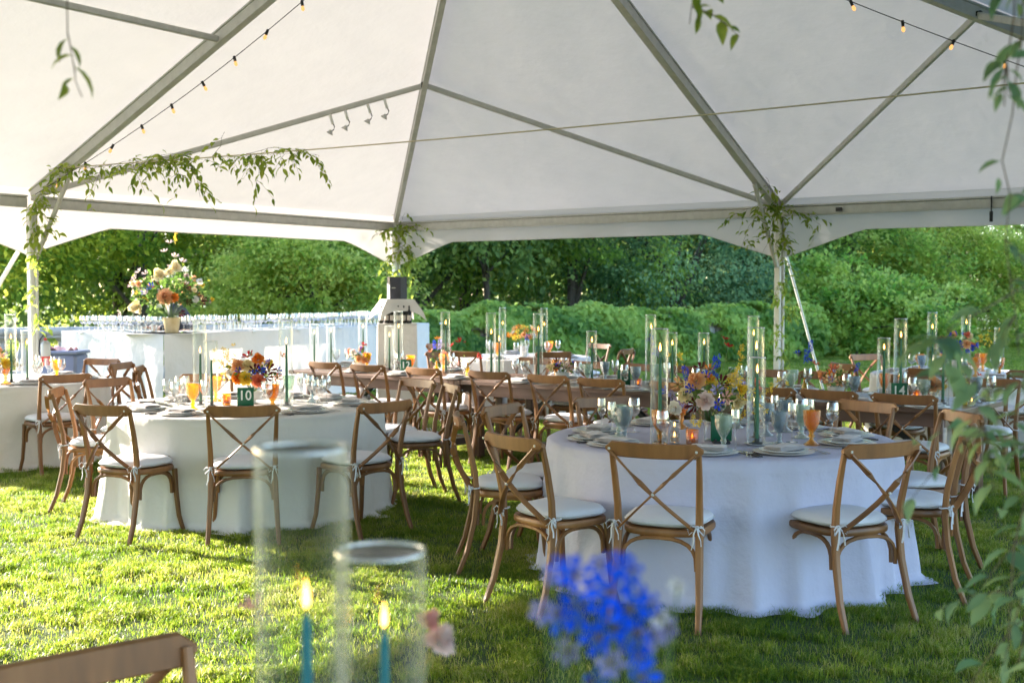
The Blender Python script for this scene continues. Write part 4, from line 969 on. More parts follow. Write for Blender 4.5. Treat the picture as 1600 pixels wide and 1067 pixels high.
for i, (_, x, y) in enumerate(NEAR):
    p = Vector((x, y)) + ROWN * 1.02; gx = [0, 0, 3, 3, 1, 2, 2, 1, 2, 1][i]
    setting(p.x, p.y, fa + math.pi, f'at the {ORD[i]} near side seat of the long tables', gx, rp=.33 + .22, near=False)
for i, (x, y) in enumerate([(-1.6, 14.45), (-.95, 13.95), (-.35, 13.5)] + FAR[0:]):
    p = Vector((x, y)) - ROWN * 1.00
    if i == 3: continue
    setting(p.x, p.y, fa, f'at the {ORD[min(i, 9)] if i < 10 else "last"} far side seat of the long tables', [3, 3, 0, 0, 0, 2, 1, 1, 1, 0, 2][i], rp=.50, near=False)

S1('goblet', MS['gob_clear'], -1.80, 8.86, .761, 'clear textured goblet just right of the number 10 card', 'goblet')
S1('wine_glass', MS['wine'], -1.68, 8.66, .761, 'round wine glass at the front right of the number 10 card', 'wine glass')
# candles in cylinders: round tables
for x, y, tall, w, h in [(.82, 6.70, 1, 'left of the nearest table flowers', .50), (1.40, 6.92, 1, 'rear right of the nearest table flowers', .50), (1.345, 6.62, 0, 'right of the nearest table flowers', .385),
                         (-2.32, 8.95, 1, 'left of the flowers on table 10', .38), (-2.215, 8.86, 0, 'just left of the table 10 flowers', .34), (-1.67, 8.90, 1, 'right of the flowers on table 10', .45),
                         (-4.66, 11.2, 1, 'on the left edge table', .40), (-4.60, 11.42, 0, 'on the left edge table', .34),
                         (-.13, 16.4, 1, 'at the left on the far middle table', .40), (.42, 15.85, 1, 'at the right on the far middle table', .40),
                         (4.32, 12.4, 1, 'left of the flowers on the far right table', .46), (4.80, 12.75, 1, 'behind the far right table flowers', .50), (4.97, 12.3, 0, 'right of the flowers on the far right table', .42)]:
    hurricane(x, y, tall, w, h)
L12, L13, L14 = 'on the left farm table', 'on the middle farm table', 'on the right farm table'
for x, y, tall, w, h in [(-2.26, 13.75, 0, 'leftmost ' + L12, .36), (-2.08, 13.82, 0, 'second from left ' + L12, .38), (-1.65, 13.32, 1, 'left of the flowers ' + L12, .44), (-1.32, 12.94, 0, 'left of the card ' + L12, .36),
                         (-1.23, 13.05, 1, 'behind the card ' + L12, .45), (-.69, 12.49, 1, 'by the yellow bottle ' + L12, .50), (-.21, 11.97, 1, 'left end ' + L13, .42), (-.13, 11.78, 0, 'left end ' + L13, .36),
                         (.25, 11.60, 1, 'left of the low flowers ' + L13, .46), (.74, 11.21, 0, 'left of the card ' + L13, .37), (1.27, 11.04, 1, 'right of the card ' + L13, .50), (1.43, 10.78, 0, 'right end ' + L13, .36),
                         (1.70, 10.69, 0, 'front left end ' + L14, .37), (2.08, 10.39, 1, 'left end ' + L14, .46), (2.93, 9.50, 0, 'left of the card ' + L14, .38), (3.02, 9.37, 1, 'behind the card ' + L14, .48), (3.24, 9.06, 0, 'nearest the bare end ' + L14, .40)]:
    hurricane(x, y, tall, w, h)
# the two blurred foreground candles
hurricane(-.214, 1.22, 1, 'left in the blurred foreground', .495, z=.765, mat='teal', cyl=cyl_mesh(.0485, .68), scale=.62, r=.0085, tilt=.0)
hurricane(-.150, 1.365, 0, 'right in the blurred foreground', .435, z=.765, mat='teal', cyl=cyl_mesh(.0525, .543), scale=.60, r=.0085)

def votive(x, y, big, label):
    t = thing('votive_candle', label, 'votive', (x, y, .761), 0, 'votive candles')
    put('votive_holder', MS['votive'] if big else MS['votive_s'], t); put('candle_wax', MS['tealight'], t, (0, 0, .002))
    put('flame', MS['flame'], t, (0, 0, .038), (0, 0, 0), .7)
votive(1.00, 6.67, 1, 'amber cut glass votive left of the green card on the nearest table'); votive(.91, 6.73, 0, 'small clear votive beside the amber one on the nearest table')
votive(-2.15, 9.05, 1, 'amber glass votive left of the number 10 card'); votive(1.12, 10.70, 1, 'amber votive just right of the card on the middle farm table'); votive(3.16, 9.39, 1, 'amber votive under the tilted card with number fourteen')
votive(3.42, 8.95, 0, 'small clear votive near the bare end of the right farm table'); votive(.86, 6.95, 0, 'small clear votive behind the candle on the nearest table'); votive(.98, 7.25, 0, 'small clear votive behind the flowers on the nearest table')
votive(-1.72, 9.2, 0, 'small clear votive right of the flowers on table 10'); votive(-2.10, 9.32, 0, 'small clear votive behind the flowers on table 10')

# table number cards
def card(x, y, num, rz, label, lean=.0):
    t = thing('table_number', label, 'table number', (x, y, .761), rz, 'green table number cards')
    MB().box((0, 0, .012 + .0625), (.105, .006, .125), None, .002).build('card', M['card'], t)
    m = MB(); m.box((0, .0, .007), (.085, .05, .012), None, .003)
    for s in (-1, 1): m.box((s * .03, 0, .017), (.012, .03, .014), None, .003)
    m.build('stand', M['black'], t)
    if num:
        cu = bpy.data.curves.new('number', 'FONT'); cu.body = num; cu.size = .088; cu.extrude = .0006; cu.offset = .0010; cu.align_x = 'CENTER'; cu.align_y = 'CENTER'; cu.space_character = 1.05
        to = bpy.data.objects.new('tmp', cu); COL.objects.link(to); dg = bpy.context.evaluated_depsgraph_get(); me = bpy.data.meshes.new_from_object(to.evaluated_get(dg))
        bpy.data.objects.remove(to); me.materials.clear(); me.materials.append(M['print'])
        o = put('number', me, t, (-.002, -.0042, .084), (R(90), 0, 0), (.92, 1, 1))
    t.rotation_euler = (lean, 0, rz); t.scale = (1.13, 1.13, 1.13)
card(-1.94, 8.76, '10', R(4), 'green card with white number 10 before the flowers on table 10')
card(-1.10, 12.50, '12', R(-10), 'green card with white number 12 on the left farm table')
card(1.00, 10.76, '13', R(-12), 'green card with white number 13 on the middle farm table')
card(2.96, 9.20, '14', R(-20), 'tilted green card with white number 14 on the right farm table')
card(1.17, 6.72, '', R(182), 'back of a green table card below the flowers on the nearest table')
card(.36, 15.75, '', R(160), 'back of a green card beside the white vase on the far middle table')
card(4.62, 12.35, '', R(190), 'back of a green card below the flowers on the far right table')

# butter plate on the nearest table
S1('side_plate', MS['plate'], 1.37, 6.66, .762, 'small side plate with butter on the nearest table', 'plate', None, 0, .62)
tag(MB().box((0, 0, 0), (.035, .028, .016), None, .004).build('butter_pat', M['yellowthing'], loc=(1.355, 6.67, .776)), 'yellow butter pat on the small side plate', 'butter')
S1('butter_knife', MS['knife'], 1.39, 6.625, .776, 'black handled knife resting on the butter plate', 'knife', None, R(-70), .8)

# ------------------------------------------------------------------ flowers
def ranunculus(seed, r=.03, rings=5, open_=.9):
    g = random.Random(seed); m = MB()
    for k in range(rings):
        f = (k + 1) / rings; n = 5 + k; rr = r * (.25 + .75 * f); tilt = (1.35 - 1.15 * f * open_)
        for i in range(n):
            a = 2 * math.pi * (i + .5 * (k % 2)) / n + g.uniform(-.15, .15); w = rr * 1.35 * math.sin(math.pi / n) * 2.0
            H = r * (1.15 - .35 * f); vs = []
            for (t, ww) in [(0, .25), (.35, .75), (.72, 1.0), (1.0, .55)]:
                rad = rr * (.15 + .85 * t * math.cos(tilt) ** .6 if math.cos(tilt) > 0 else .2) ; z = H * (math.sin(tilt) * t + .25 * (1 - f) ) + r * .2 * t * t * (1 - f)
                cup = -.10 * r * (t > .9) * f
                for s in (-1, 0, 1):
                    aa = s * ww * w / 2 / max(rr, .001)
                    vs.append(((rad + (0.12 * r * t if s == 0 else 0)) * math.cos(a + aa), (rad + (0.12 * r * t if s == 0 else 0)) * math.sin(a + aa), z + cup))
            fs = []
            for q in range(3):
                for s in range(2): o = q * 3 + s; fs.append((o, o + 1, o + 4, o + 3))
            m.add(vs, fs)
    m.lathe([(r * .22, r * .35), (r * .24, r * .75), (r * .12, r * .95), (.0005, r * .98)], 8)
    return m
def cupflower(seed, r=.022, n=6, cup=.5):
    g = random.Random(seed); m = MB(); m.mi = 0
    for i in range(n):
        a = 2 * math.pi * i / n + g.uniform(-.1, .1); vs = []
        for (t, ww) in [(.08, .2), (.45, .8), (.8, 1.0), (1.05, .5)]:
            z = r * cup * t ** 1.6 + g.uniform(-.03, .03) * r
            for s in (-1, 0, 1):
                aa = s * ww * .62 * math.pi / n; vs.append((r * t * math.cos(a + aa), r * t * math.sin(a + aa), z - (.08 * r if s == 0 else 0)))
        m.add(vs, [(q * 3 + s, q * 3 + s + 1, q * 3 + s + 4, q * 3 + s + 3) for q in range(3) for s in range(2)])
    m.mi = 1; m.lathe([(.0005, -.002), (r * .2, 0), (r * .2, r * .18), (.0005, r * .24)], 7); m.mi = 0
    return m
FM = {}
def fmesh(kind, col, var):
    k = (kind, col, var)
    if k not in FM:
        mats = [PET[col], M['disc']]
        if kind == 'ran': FM[k] = ranunculus(var, .031, 5, .85 + .1 * var).mesh('ranunculus', mats, ang=80)
        elif kind == 'rose': FM[k] = ranunculus(var + 9, .055, 7, .95).mesh('garden_rose', mats, ang=80)
        elif kind == 'cup': FM[k] = cupflower(var, .022, 6, .55).mesh('small_flower', mats, ang=80)
        elif kind == 'poppy': FM[k] = cupflower(var + 4, .030, 7, .8).mesh('poppy', mats, ang=80)
        elif kind == 'orchid':
            m = MB(); g = random.Random(var)
            for i in range(7):
                c = cupflower(var + i, .013, 5, .4); rot = Matrix.Rotation(g.uniform(-1.2, 1.2), 3, 'X') @ Matrix.Rotation(g.uniform(-1.2, 1.2), 3, 'Y')
                p = Vector((g.uniform(-.022, .022), g.uniform(-.022, .022), i * .016 - .04)); m.mi = 0; m.add([rot @ Vector(v) + p for v in c.v], c.f)
            FM[k] = m.mesh('orchid_spray', mats, ang=80)
        elif kind == 'delph':
            m = MB(); g = random.Random(var)
            for i in range(12):
                c = cupflower(var + i, .0155, 5, .35); z = i * .010; an = i * 2.4; rot = Matrix.Rotation(an, 3, 'Z') @ Matrix.Rotation(1.25, 3, 'Y')
                p = Vector((.014 * math.cos(an), .014 * math.sin(an), z - .05)); m.add([rot @ Vector(v) + p for v in c.v], c.f)
            FM[k] = m.mesh('delphinium', mats, ang=80)
    return FM[k]
NAMES = dict(ran='ranunculus', rose='garden_rose', cup='small_flower', poppy='poppy', orchid='orchid_spray', delph='delphinium')
M['leaf_fl'] = leafmat('bouquet_foliage', [(.03, .07, .02), (.06, .13, .03), (.10, .17, .05)], [(.10, .2, .03), (.2, .34, .06), (.34, .46, .10)], .4)

def orient(d, spin=0):
    return Vector(d).to_track_quat('Z', 'Y').to_matrix() @ Matrix.Rotation(spin, 3, 'Z')

def bouquet(x, y, z, label, vase, items, rad, base_h, seed, leaves=60, name='flower_arrangement', squash=.8, lsz=.045, fs=1.28):
    """items: (kind, colour, direction x, direction y (towards the back), direction z, distance factor, scale)"""
    g = random.Random(seed); t = thing(name, label, 'flowers', (x, y, z + .001))
    v = MB()
    if vase == 'bowl': v.lathe([(.001, 0), (.035, 0), (.036, .004), (.016, .012), (.016, .026), (.05, .04), (.066, .07), (.068, .095), (.064, .095), (.06, .07), (.001, .045)], 20); v.build('vase', M['ceramic'], t, ang=60)
    elif vase == 'glass': v.lathe([(.001, 0), (.033, 0), (.036, .004), (.036, .11), (.034, .11), (.034, .008), (.001, .007)], 20); v.build('vase', M['glass'], t, ang=60)
    elif vase == 'white': v.lathe([(.001, 0), (.045, 0), (.05, .01), (.058, .15), (.055, .15), (.046, .012), (.001, .01)], 20); v.build('vase', M['ceramic'], t, ang=60)
    elif vase == 'bottle': v.lathe([(.001, 0), (.026, 0), (.030, .006), (.031, .05), (.026, .085), (.012, .11), (.010, .14), (.0145, .146), (.0125, .146), (.009, .14), (.010, .11), (.001, .08)], 16, wob=lambda a, z: 1 + .05 * math.cos(8 * a)); v.build('vase', M['yellowgl'], t, ang=60)
    elif vase == 'gold': v.lathe([(.001, 0), (.085, 0), (.088, .01), (.10, .10), (.118, .205), (.112, .205), (.095, .1), (.001, .02)], 24, wob=lambda a, z: 1 + .025 * math.cos(14 * a)); v.build('vase', M['gold'], t, ang=60)
    st = MB(); c0 = Vector((0, 0, base_h)); root = Vector((0, 0, base_h * .45))
    for n_, (kind, col, dx, dy, dz, df, sc) in enumerate(items):
        d = Vector((dx, dy, dz)); dn = d.normalized(); p = c0 + Vector((dx, dy, dz * squash)) * rad * df
        out = (dn + Vector((g.uniform(-.25, .25), g.uniform(-.45, .05), g.uniform(-.1, .3)))).normalized()
        if kind in ('delph', 'orchid'): out = (dn * .6 + Vector((0, 0, .9 if kind == 'delph' else .3))).normalized()
        sc *= fs; put(NAMES[kind], fmesh(kind, col, g.randrange(3)), t, p - out * .012 * sc, orient(out, g.uniform(0, 6)), sc)
        mdl = root.lerp(p, .55) + Vector((0, 0, .01)); st.sweep([root + Vector((dx, dy, 0)) * .008, mdl, p - out * .01], [.0032, .0028, .0022], n=4)
    st.build('stem', M['stem'], t)
    if leaves:
        gg = np.random.default_rng(seed); d = gg.normal(size=(leaves, 3)); d[:, 2] = np.abs(d[:, 2]) * .8 - .15; d /= np.linalg.norm(d, axis=1)[:, None]
        C = np.array([0, 0, base_h]) + d * np.array([rad, rad, rad * squash]) * gg.uniform(.25, .95, (leaves, 1))
        leaf_cloud('foliage', C, d + gg.normal(size=d.shape) * .4, np.array([0, 0, 1]) + gg.normal(size=d.shape) * .5, lsz * gg.uniform(.5, 1.2, leaves), LEAF6[0], LEAF6[1], M['leaf_fl'], gg.random(leaves), t)
    return t

# nearest table: the large arrangement (dx to the right, dy away, dz up)
I = [('ran', 'peach', -.45, -.55, .60, 1.0, 1.25), ('ran', 'blush', -.25, -.85, .0, 1.0, 1.2), ('cup', 'peach', -.85, -.3, .45, 1.05, 1.3), ('ran', 'cream', -.70, -.5, .15, 1.0, 1.1), ('ran', 'white', -.85, -.4, -.25, 1.1, 1.0),
     ('poppy', 'burgundy', .22, -.55, .55, .95, 1.0), ('poppy', 'burgundy', -.52, -.6, -.15, .95, 1.1), ('delph', 'blue', .12, -.1, 1.0, 1.0, .75), ('delph', 'blue', -.62, -.2, .75, 1.0, .6), ('cup', 'blue', -.2, -.5, .75, 1.0, 1.0),
     ('cup', 'blue', -.6, -.6, .35, 1.0, 1.0), ('cup', 'blue', -1.05, -.2, .25, 1.1, 1.1), ('cup', 'blue', .1, -.8, -.12, .95, 1.1), ('cup', 'blue', -.48, -.6, .40, 1.0, .9), ('delph', 'lilac', -.95, -.1, .0, .95, .6),
     ('cup', 'burgundy', -.28, -.1, 1.0, 1.0, 1.2), ('cup', 'orange', -.05, -.1, 1.0, .95, 1.1), ('ran', 'cream', .50, -.3, .60, 1.0, 1.1), ('ran', 'yellow', .70, -.4, .30, 1.0, .9), ('ran', 'cream', .62, -.4, -.10, 1.0, 1.0),
     ('orchid', 'yellow', .42, -.6, .35, 1.05, 1.2), ('orchid', 'yellow', .62, -.5, .05, 1.1, 1.2), ('orchid', 'yellow', .85, -.3, -.35, 1.15, 1.1), ('orchid', 'yellow', 1.05, -.2, .2, 1.15, 1.0), ('orchid', 'yellow', .45, -.6, .65, 1.0, 1.0),
     ('orchid', 'yellow', -.8, -.1, 1.05, 1.0, 1.0), ('orchid', 'yellow', -.05, -.5, .35, .9, .9), ('orchid', 'yellow', .65, 0, 1.15, 1.1, .9), ('orchid', 'yellow', -.45, -.8, -.55, 1.1, .8), ('orchid', 'yellow', 1.45, -.1, .35, 1.1, .8),
     ('cup', 'coral', 1.15, -.2, .45, 1.0, 1.5), ('cup', 'pinkish', .28, -.8, .10, 1.0, 1.2), ('cup', 'lilac', .05, -.7, .35, 1.0, 1.2), ('cup', 'lilac', .85, -.3, .55, .9, 1.0), ('cup', 'red', .45, .1, 1.55, 1.05, 1.0), ('cup', 'red', .37, .15, 1.75, 1.05, .8),
     ('cup', 'lilac', -.75, -.5, -.1, .95, 1.2), ('ran', 'peach', .1, .7, .5, .9, 1.0), ('ran', 'cream', -.5, .6, .4, .9, 1.0), ('cup', 'orange', -.1, -.6, .9, .75, 1.0), ('ran', 'yellow', -.12, -.3, .8, .8, .9)]
bouquet(1.13, 6.86, .76, 'large mixed arrangement of peach, blue and yellow flowers on the nearest table', 'glass', I, .235, .245, 31, 170, fs=1.4)
I = [('ran', 'orange', .25, -.4, .85, 1.0, 1.1), ('ran', 'cream', -.10, -.6, .55, 1.0, 1.2), ('ran', 'peach', -.45, -.6, .55, 1.0, 1.3), ('ran', 'orange', -.45, -.75, -.02, 1.0, 1.15), ('ran', 'yellow', -.12, -.85, -.05, 1.0, 1.2),
     ('ran', 'coral', .35, -.8, -.15, 1.0, 1.2), ('cup', 'red', -.18, -.2, 1.0, 1.05, 1.5), ('poppy', 'burgundy', .20, -.7, .35, 1.0, 1.0), ('poppy', 'burgundy', .72, -.5, .35, 1.0, 1.1), ('poppy', 'burgundy', .62, -.6, .02, 1.0, 1.0),
     ('delph', 'blue', .55, -.2, .6, 1.0, .55), ('cup', 'blue', .12, -.8, .15, 1.0, 1.0), ('cup', 'blue', .40, -.7, .30, 1.0, 1.1), ('cup', 'blue', 1.0, -.2, .3, 1.0, 1.2), ('cup', 'blue', -.4, -.8, .35, 1.0, .8),
     ('orchid', 'yellow', -.95, -.2, .85, 1.1, 1.1), ('orchid', 'yellow', -.8, -.3, .45, 1.0, 1.2), ('orchid', 'yellow', -1.1, -.1, .4, 1.1, 1.0), ('orchid', 'yellow', -.7, -.2, 1.0, 1.0, 1.0), ('cup', 'coral', 1.0, .1, .9, 1.1, 1.1),
     ('ran', 'white', -.8, -.4, .15, 1.0, .9), ('ran', 'peach', .0, .7, .5, .9, 1.1), ('cup', 'coral', 1.0, -.4, -.05, 1.0, 1.2), ('cup', 'lilac', .15, -.5, .7, .9, 1.2), ('orchid', 'yellow', -.95, -.5, -.05, 1.0, .8), ('ran', 'yellow', .5, .5, .6, .9, 1.0)]
bouquet(-1.97, 9.18, .76, 'mixed arrangement of orange, yellow and burgundy flowers on table 10', 'bowl', I, .205, .21, 32, 120, fs=1.45)
def randitems(g, n, cols, kinds=('ran', 'cup', 'cup', 'poppy'), spread=1.0):
    o = []
    for i in range(n):
        a = g.uniform(0, 6.28); z = g.uniform(-.1, 1.0); q = math.sqrt(max(0, 1 - z * z)); o.append((g.choice(kinds), g.choice(cols), q * math.cos(a) * spread, q * math.sin(a) * spread, z, g.uniform(.85, 1.1), g.uniform(.8, 1.25)))
    return o
g0 = random.Random(5)
bouquet(-1.66, 13.05, .76, 'low orange and red arrangement on the left farm table', 'bowl', randitems(g0, 16, ['orange', 'peach', 'yellow', 'white', 'coral']) + [('cup', 'red', .5, 0, 1.7, 1, 1.4), ('cup', 'red', .9, -.2, .3, 1, 1.3), ('delph', 'blue', .2, 0, 1, 1, .5)], .125, .13, 33, 50)
bouquet(.47, 11.35, .76, 'low blush and burgundy arrangement on the middle farm table', 'bowl', randitems(g0, 16, ['peach', 'blush', 'burgundy', 'cream', 'pinkish']) + [('delph', 'blue', .9, 0, .6, 1, .5), ('cup', 'blue', 1.0, 0, .7, 1, 1.2), ('cup', 'blue', -.3, -.7, .6, 1, 1)], .12, .12, 34, 50)
bouquet(2.60, 9.66, .76, 'low peach and orange arrangement on the right farm table', 'bowl', randitems(g0, 20, ['peach', 'orange', 'cream', 'coral', 'lilac']) + [('cup', 'peach', 0, -.9, .2, 1, 1.6), ('delph', 'blue', 1.0, .1, .9, 1.2, .55)], .145, .12, 35, 60)
bouquet(.16, 16.0, .76, 'tall sunlit yellow and orange arrangement in white vase on the far middle table', 'white', randitems(g0, 34, ['yellow', 'cream', 'orange', 'peach', 'white']) + [('cup', 'blue', .2, -.8, 0, 1, 1.6), ('cup', 'lilac', .6, -.7, .1, 1, 1.5)], .20, .27, 36, 60)
bouquet(4.62, 12.5, .76, 'tall blue and peach arrangement on the far right round table', 'white', randitems(g0, 34, ['peach', 'blue', 'cream', 'coral', 'orange', 'blue']) + [('orchid', 'yellow', 1.3, 0, .7, 1, 1.5), ('orchid', 'yellow', 1.8, 0, .5, 1, 1.3), ('cup', 'coral', .9, -.3, -.5, 1, 1.5), ('cup', 'coral', 1.1, -.3, -.8, 1, 1.4)], .20, .27, 37, 70)
bouquet(-4.86, 11.25, .76, 'yellow and orange arrangement cut by the left picture edge', 'bowl', randitems(g0, 26, ['yellow', 'orange', 'cream', 'peach']), .19, .17, 38, 80)
for x, y, l, it in [(-.77, 12.30, 'yellow bottle with blue and orange stems on the left farm table', [('cup', 'orange', .1, 0, 2.2, 1, 1.2), ('delph', 'lilac', .3, 0, 1.6, 1, .7), ('delph', 'blue', -.2, 0, 1.5, 1, .6), ('cup', 'coral', -.6, -.1, 1.0, 1, 1.1), ('cup', 'coral', .8, -.2, .8, 1, 1.1)]),
                    (-.44, 12.02, 'yellow bottle with arching red poppies on the left farm table', [('poppy', 'red', -.8, -.2, 2.0, 1, 1.0), ('cup', 'red', -1.5, 0, 1.7, 1, 1.1), ('poppy', 'red', 1.0, -.2, .5, 1, 1.0), ('cup', 'red', -.9, -.4, .0, 1, .8), ('cup', 'red', -.3, 0, 1.9, 1, .6)]),
                    (2.42, 9.95, 'yellow bottle with blue delphinium on the right farm table', [('delph', 'blue', .4, 0, 2.3, 1, .7), ('delph', 'blue', .1, 0, 1.6, 1, .7), ('cup', 'blue', .5, 0, 1.3, 1, 1), ('cup', 'coral', .8, -.2, 1.1, 1, 1.3), ('cup', 'blue', -.6, 0, 1.9, 1, 1.1)]),
                    (3.42, 9.06, 'green yellow bottle near the bare end of the right farm table', [('cup', 'coral', .3, 0, 1.5, 1, 1.0), ('cup', 'coral', .9, 0, .8, 1, 1.0), ('orchid', 'yellow', -.3, -.3, .6, 1, .8)]),
                    (1.36, 11.15, 'bottle with leaning blue delphinium behind the candles of the middle farm table', [('delph', 'blue', -.6, 0, 2.4, 1, .7), ('delph', 'blue', -.5, 0, 1.6, 1, .7), ('delph', 'lilac', -.1, 0, 1.3, 1, .6)])]:
    bouquet(x, y, .76, l, 'bottle', it, .11, .15, 39, 8, 'bud_vase', 1.0, .03)
bouquet(3.20, 9.12, .76, 'single peach dahlia in glass at the end of the right farm table', 'glass', [('rose', 'peach', -.2, -.3, .5, 1, 1.0), ('ran', 'yellow', .8, -.2, .2, 1, 1.0)], .07, .12, 44, 22)
# bar flowers
I = [('rose', 'cream', -.15, -.5, .75, 1, 1.5), ('rose', 'cream', .22, -.4, .95, 1, 1.5), ('rose', 'peach', .08, -.85, .15, 1, 1.7), ('rose', 'cream', -.72, -.6, -.15, 1, 1.6), ('ran', 'orange', .28, -.8, .12, 1, 1.5), ('cup', 'blue', -.35, -.7, .45, 1, 1.8), ('cup', 'lilac', -.5, -.7, .3, 1, 1.8)] + \
    [('cup', 'burgundy', a, -.5, b, 1, 1.5) for a, b in [(.52, .45), (.65, .35), (.85, .2), (.95, -.05), (1.0, .05), (.42, -.35), (.6, -.02)]] + [('cup', 'blush', a, -.3, b, 1, 1.6) for a, b in [(-.9, .7), (-1.0, .5), (-.8, .9), (-.7, .6), (-.6, .85), (-.95, .25), (.2, 1.35), (-.1, 1.5), (.05, 1.75), (.4, 1.2), (-.75, .35), (-1.3, -.35)]] + \
    [('rose', 'cream', 0, .7, .5, 1, 1.4), ('rose', 'peach', -.6, .5, .5, 1, 1.4), ('orchid', 'yellow', -.7, -.2, .2, 1, 1.5), ('orchid', 'yellow', .1, 0, 1.9, 1, 1.2)]
I = [(k_, c_, a_, b_, z_, d_, q_ * (.8 if k_ == 'rose' else 1)) for k_, c_, a_, b_, z_, d_, q_ in I] + randitems(random.Random(17), 46, ['cream', 'blush', 'peach', 'white', 'yellow', 'blush'], ('cup', 'ran', 'cup', 'ran'))
bouquet(-4.50, 15.95, 1.075, 'huge peony arrangement in a ribbed gold vase on the bar corner', 'gold', I, .50, .42, 51, 800, squash=.9, lsz=.085, fs=1.45)

# ------------------------------------------------------------------ serving bar, glasses, barman, speaker
K0, KA, KB = Vector((-4.47, 15.48, 0)), Vector((-6.30, 16.85, 0)), Vector((-1.47, 21.4, 0))
def bar():
    t = thing('serving_bar', 'long white draped serving bar turning a corner at the big flowers', 'bar', tuple(K0)); dep = .80; H = 1.07
    for nm, a, b in (('short', K0, KA), ('long', K0, KB)):
        d = (b - a).normalized(); nr = Vector((-d.y, d.x, 0)); nr = nr if nr.dot(Vector((-1.0, 1.0, 0)) if nm == 'long' else Vector((.6, .8, 0))) > 0 else -nr
        a0 = a - K0 + (nr * 0 + d * (dep * .0)); L = (b - a).length
        if nm == 'short': a0 = a0 + d * .012; L -= .012
        m = MB(); nseg = int(L / .04); rows = 9; vs = []; fs = []
        path = [(a0 + d * (L * i / nseg), -nr) for i in range(nseg + 1)] + [(a0 + d * L + nr * (dep * j / 18), d) for j in range(1, 19)]
        for i, (p, o) in enumerate(path):
            for j in range(rows + 1):
                s = j / rows; w = (.006 + .022 * s) * (math.sin(i * .33 + math.sin(i * .11) * 2) * .6 + .4 * math.sin(i * .13 + 2)) * min(1, abs(i - nseg) / 4) * min(1, i / 6)
                q = p + o * (w + .03 * s * s); vs.append((q.x, q.y, H - s * (H - .015)))
        for i in range(len(path) - 1):
            for j in range(rows): q = i * (rows + 1) + j; fs.append((q, q + 1, q + rows + 2, q + rows + 1))
        m.add(vs, fs); m.build('draped_cloth', M['cloth_w'], t, ang=70)
        m = MB(); c = a0 + d * (L / 2) + nr * (dep / 2); m.box(c + Vector((0, 0, H - .0)), (L, dep, .012), d.to_track_quat('X', 'Z').to_matrix(), .004); m.build('bar_top', M['cloth_w'], t)
        for q in range(2 if nm == 'short' else 7):
            m = MB(); m.box(a0 + d * ((q + .7) * 1.05) - nr * .008 + Vector((0, 0, H - .01)), (.07, .02, .035), d.to_track_quat('X', 'Z').to_matrix(), .004); m.build('table_clip', M['ceramic'], t)
bar()
dA, dB = (KA - K0).normalized(), (KB - K0).normalized(); nA = Vector((-dA.y, dA.x, 0)); nA = nA if nA.y > 0 else -nA; nB = Vector((-dB.y, dB.x, 0)); nB = nB if nB.x < 0 else -nB
def barglass(p, kind, where): S1({'t': 'glass_tumbler', 'w': 'wine_glass', 'f': 'wine_glass'}[kind], {'t': MS['tumbler'], 'w': MS['wine'], 'f': MS['flute']}[kind], p.x, p.y, 1.0775, where, 'glass', 'glasses lined up on the bar', 0, 1.15 if kind == 't' else 1.0)
KN = dict(t='clear tumbler', w='round wine glass', f='slim wine glass'); RN = ['front', 'second', 'third', 'back']; PN = ['near end', 'near half', 'middle', 'far half', 'far end']
for i in range(16):
    for j in range(4):
        p = K0 + dA * (.62 + i * .1) + nA * (.14 + j * .13) + Vector((rng.uniform(-.025, .025), rng.uniform(-.025, .025), 0))
        if i < 15: kd = 'wft'[(j) % 3] if i % 2 else 'w'; barglass(p, kd, f'{KN[kd]} in the {RN[j]} row on the short left arm of the bar')
for i in range(44):
    for j in range(4):
        p = K0 + dB * (.75 + i * .115) + nB * (.14 + j * .14) + Vector((rng.uniform(-.025, .025), rng.uniform(-.025, .025), 0))
        if rng.random() < .12: continue
        kd = ('t', 'w', 'w', 'f')[(j + (i // 9)) % 4]; barglass(p, kd, f'{KN[kd]} in the {RN[j]} row, {PN[i // 9]} of the long bar arm')

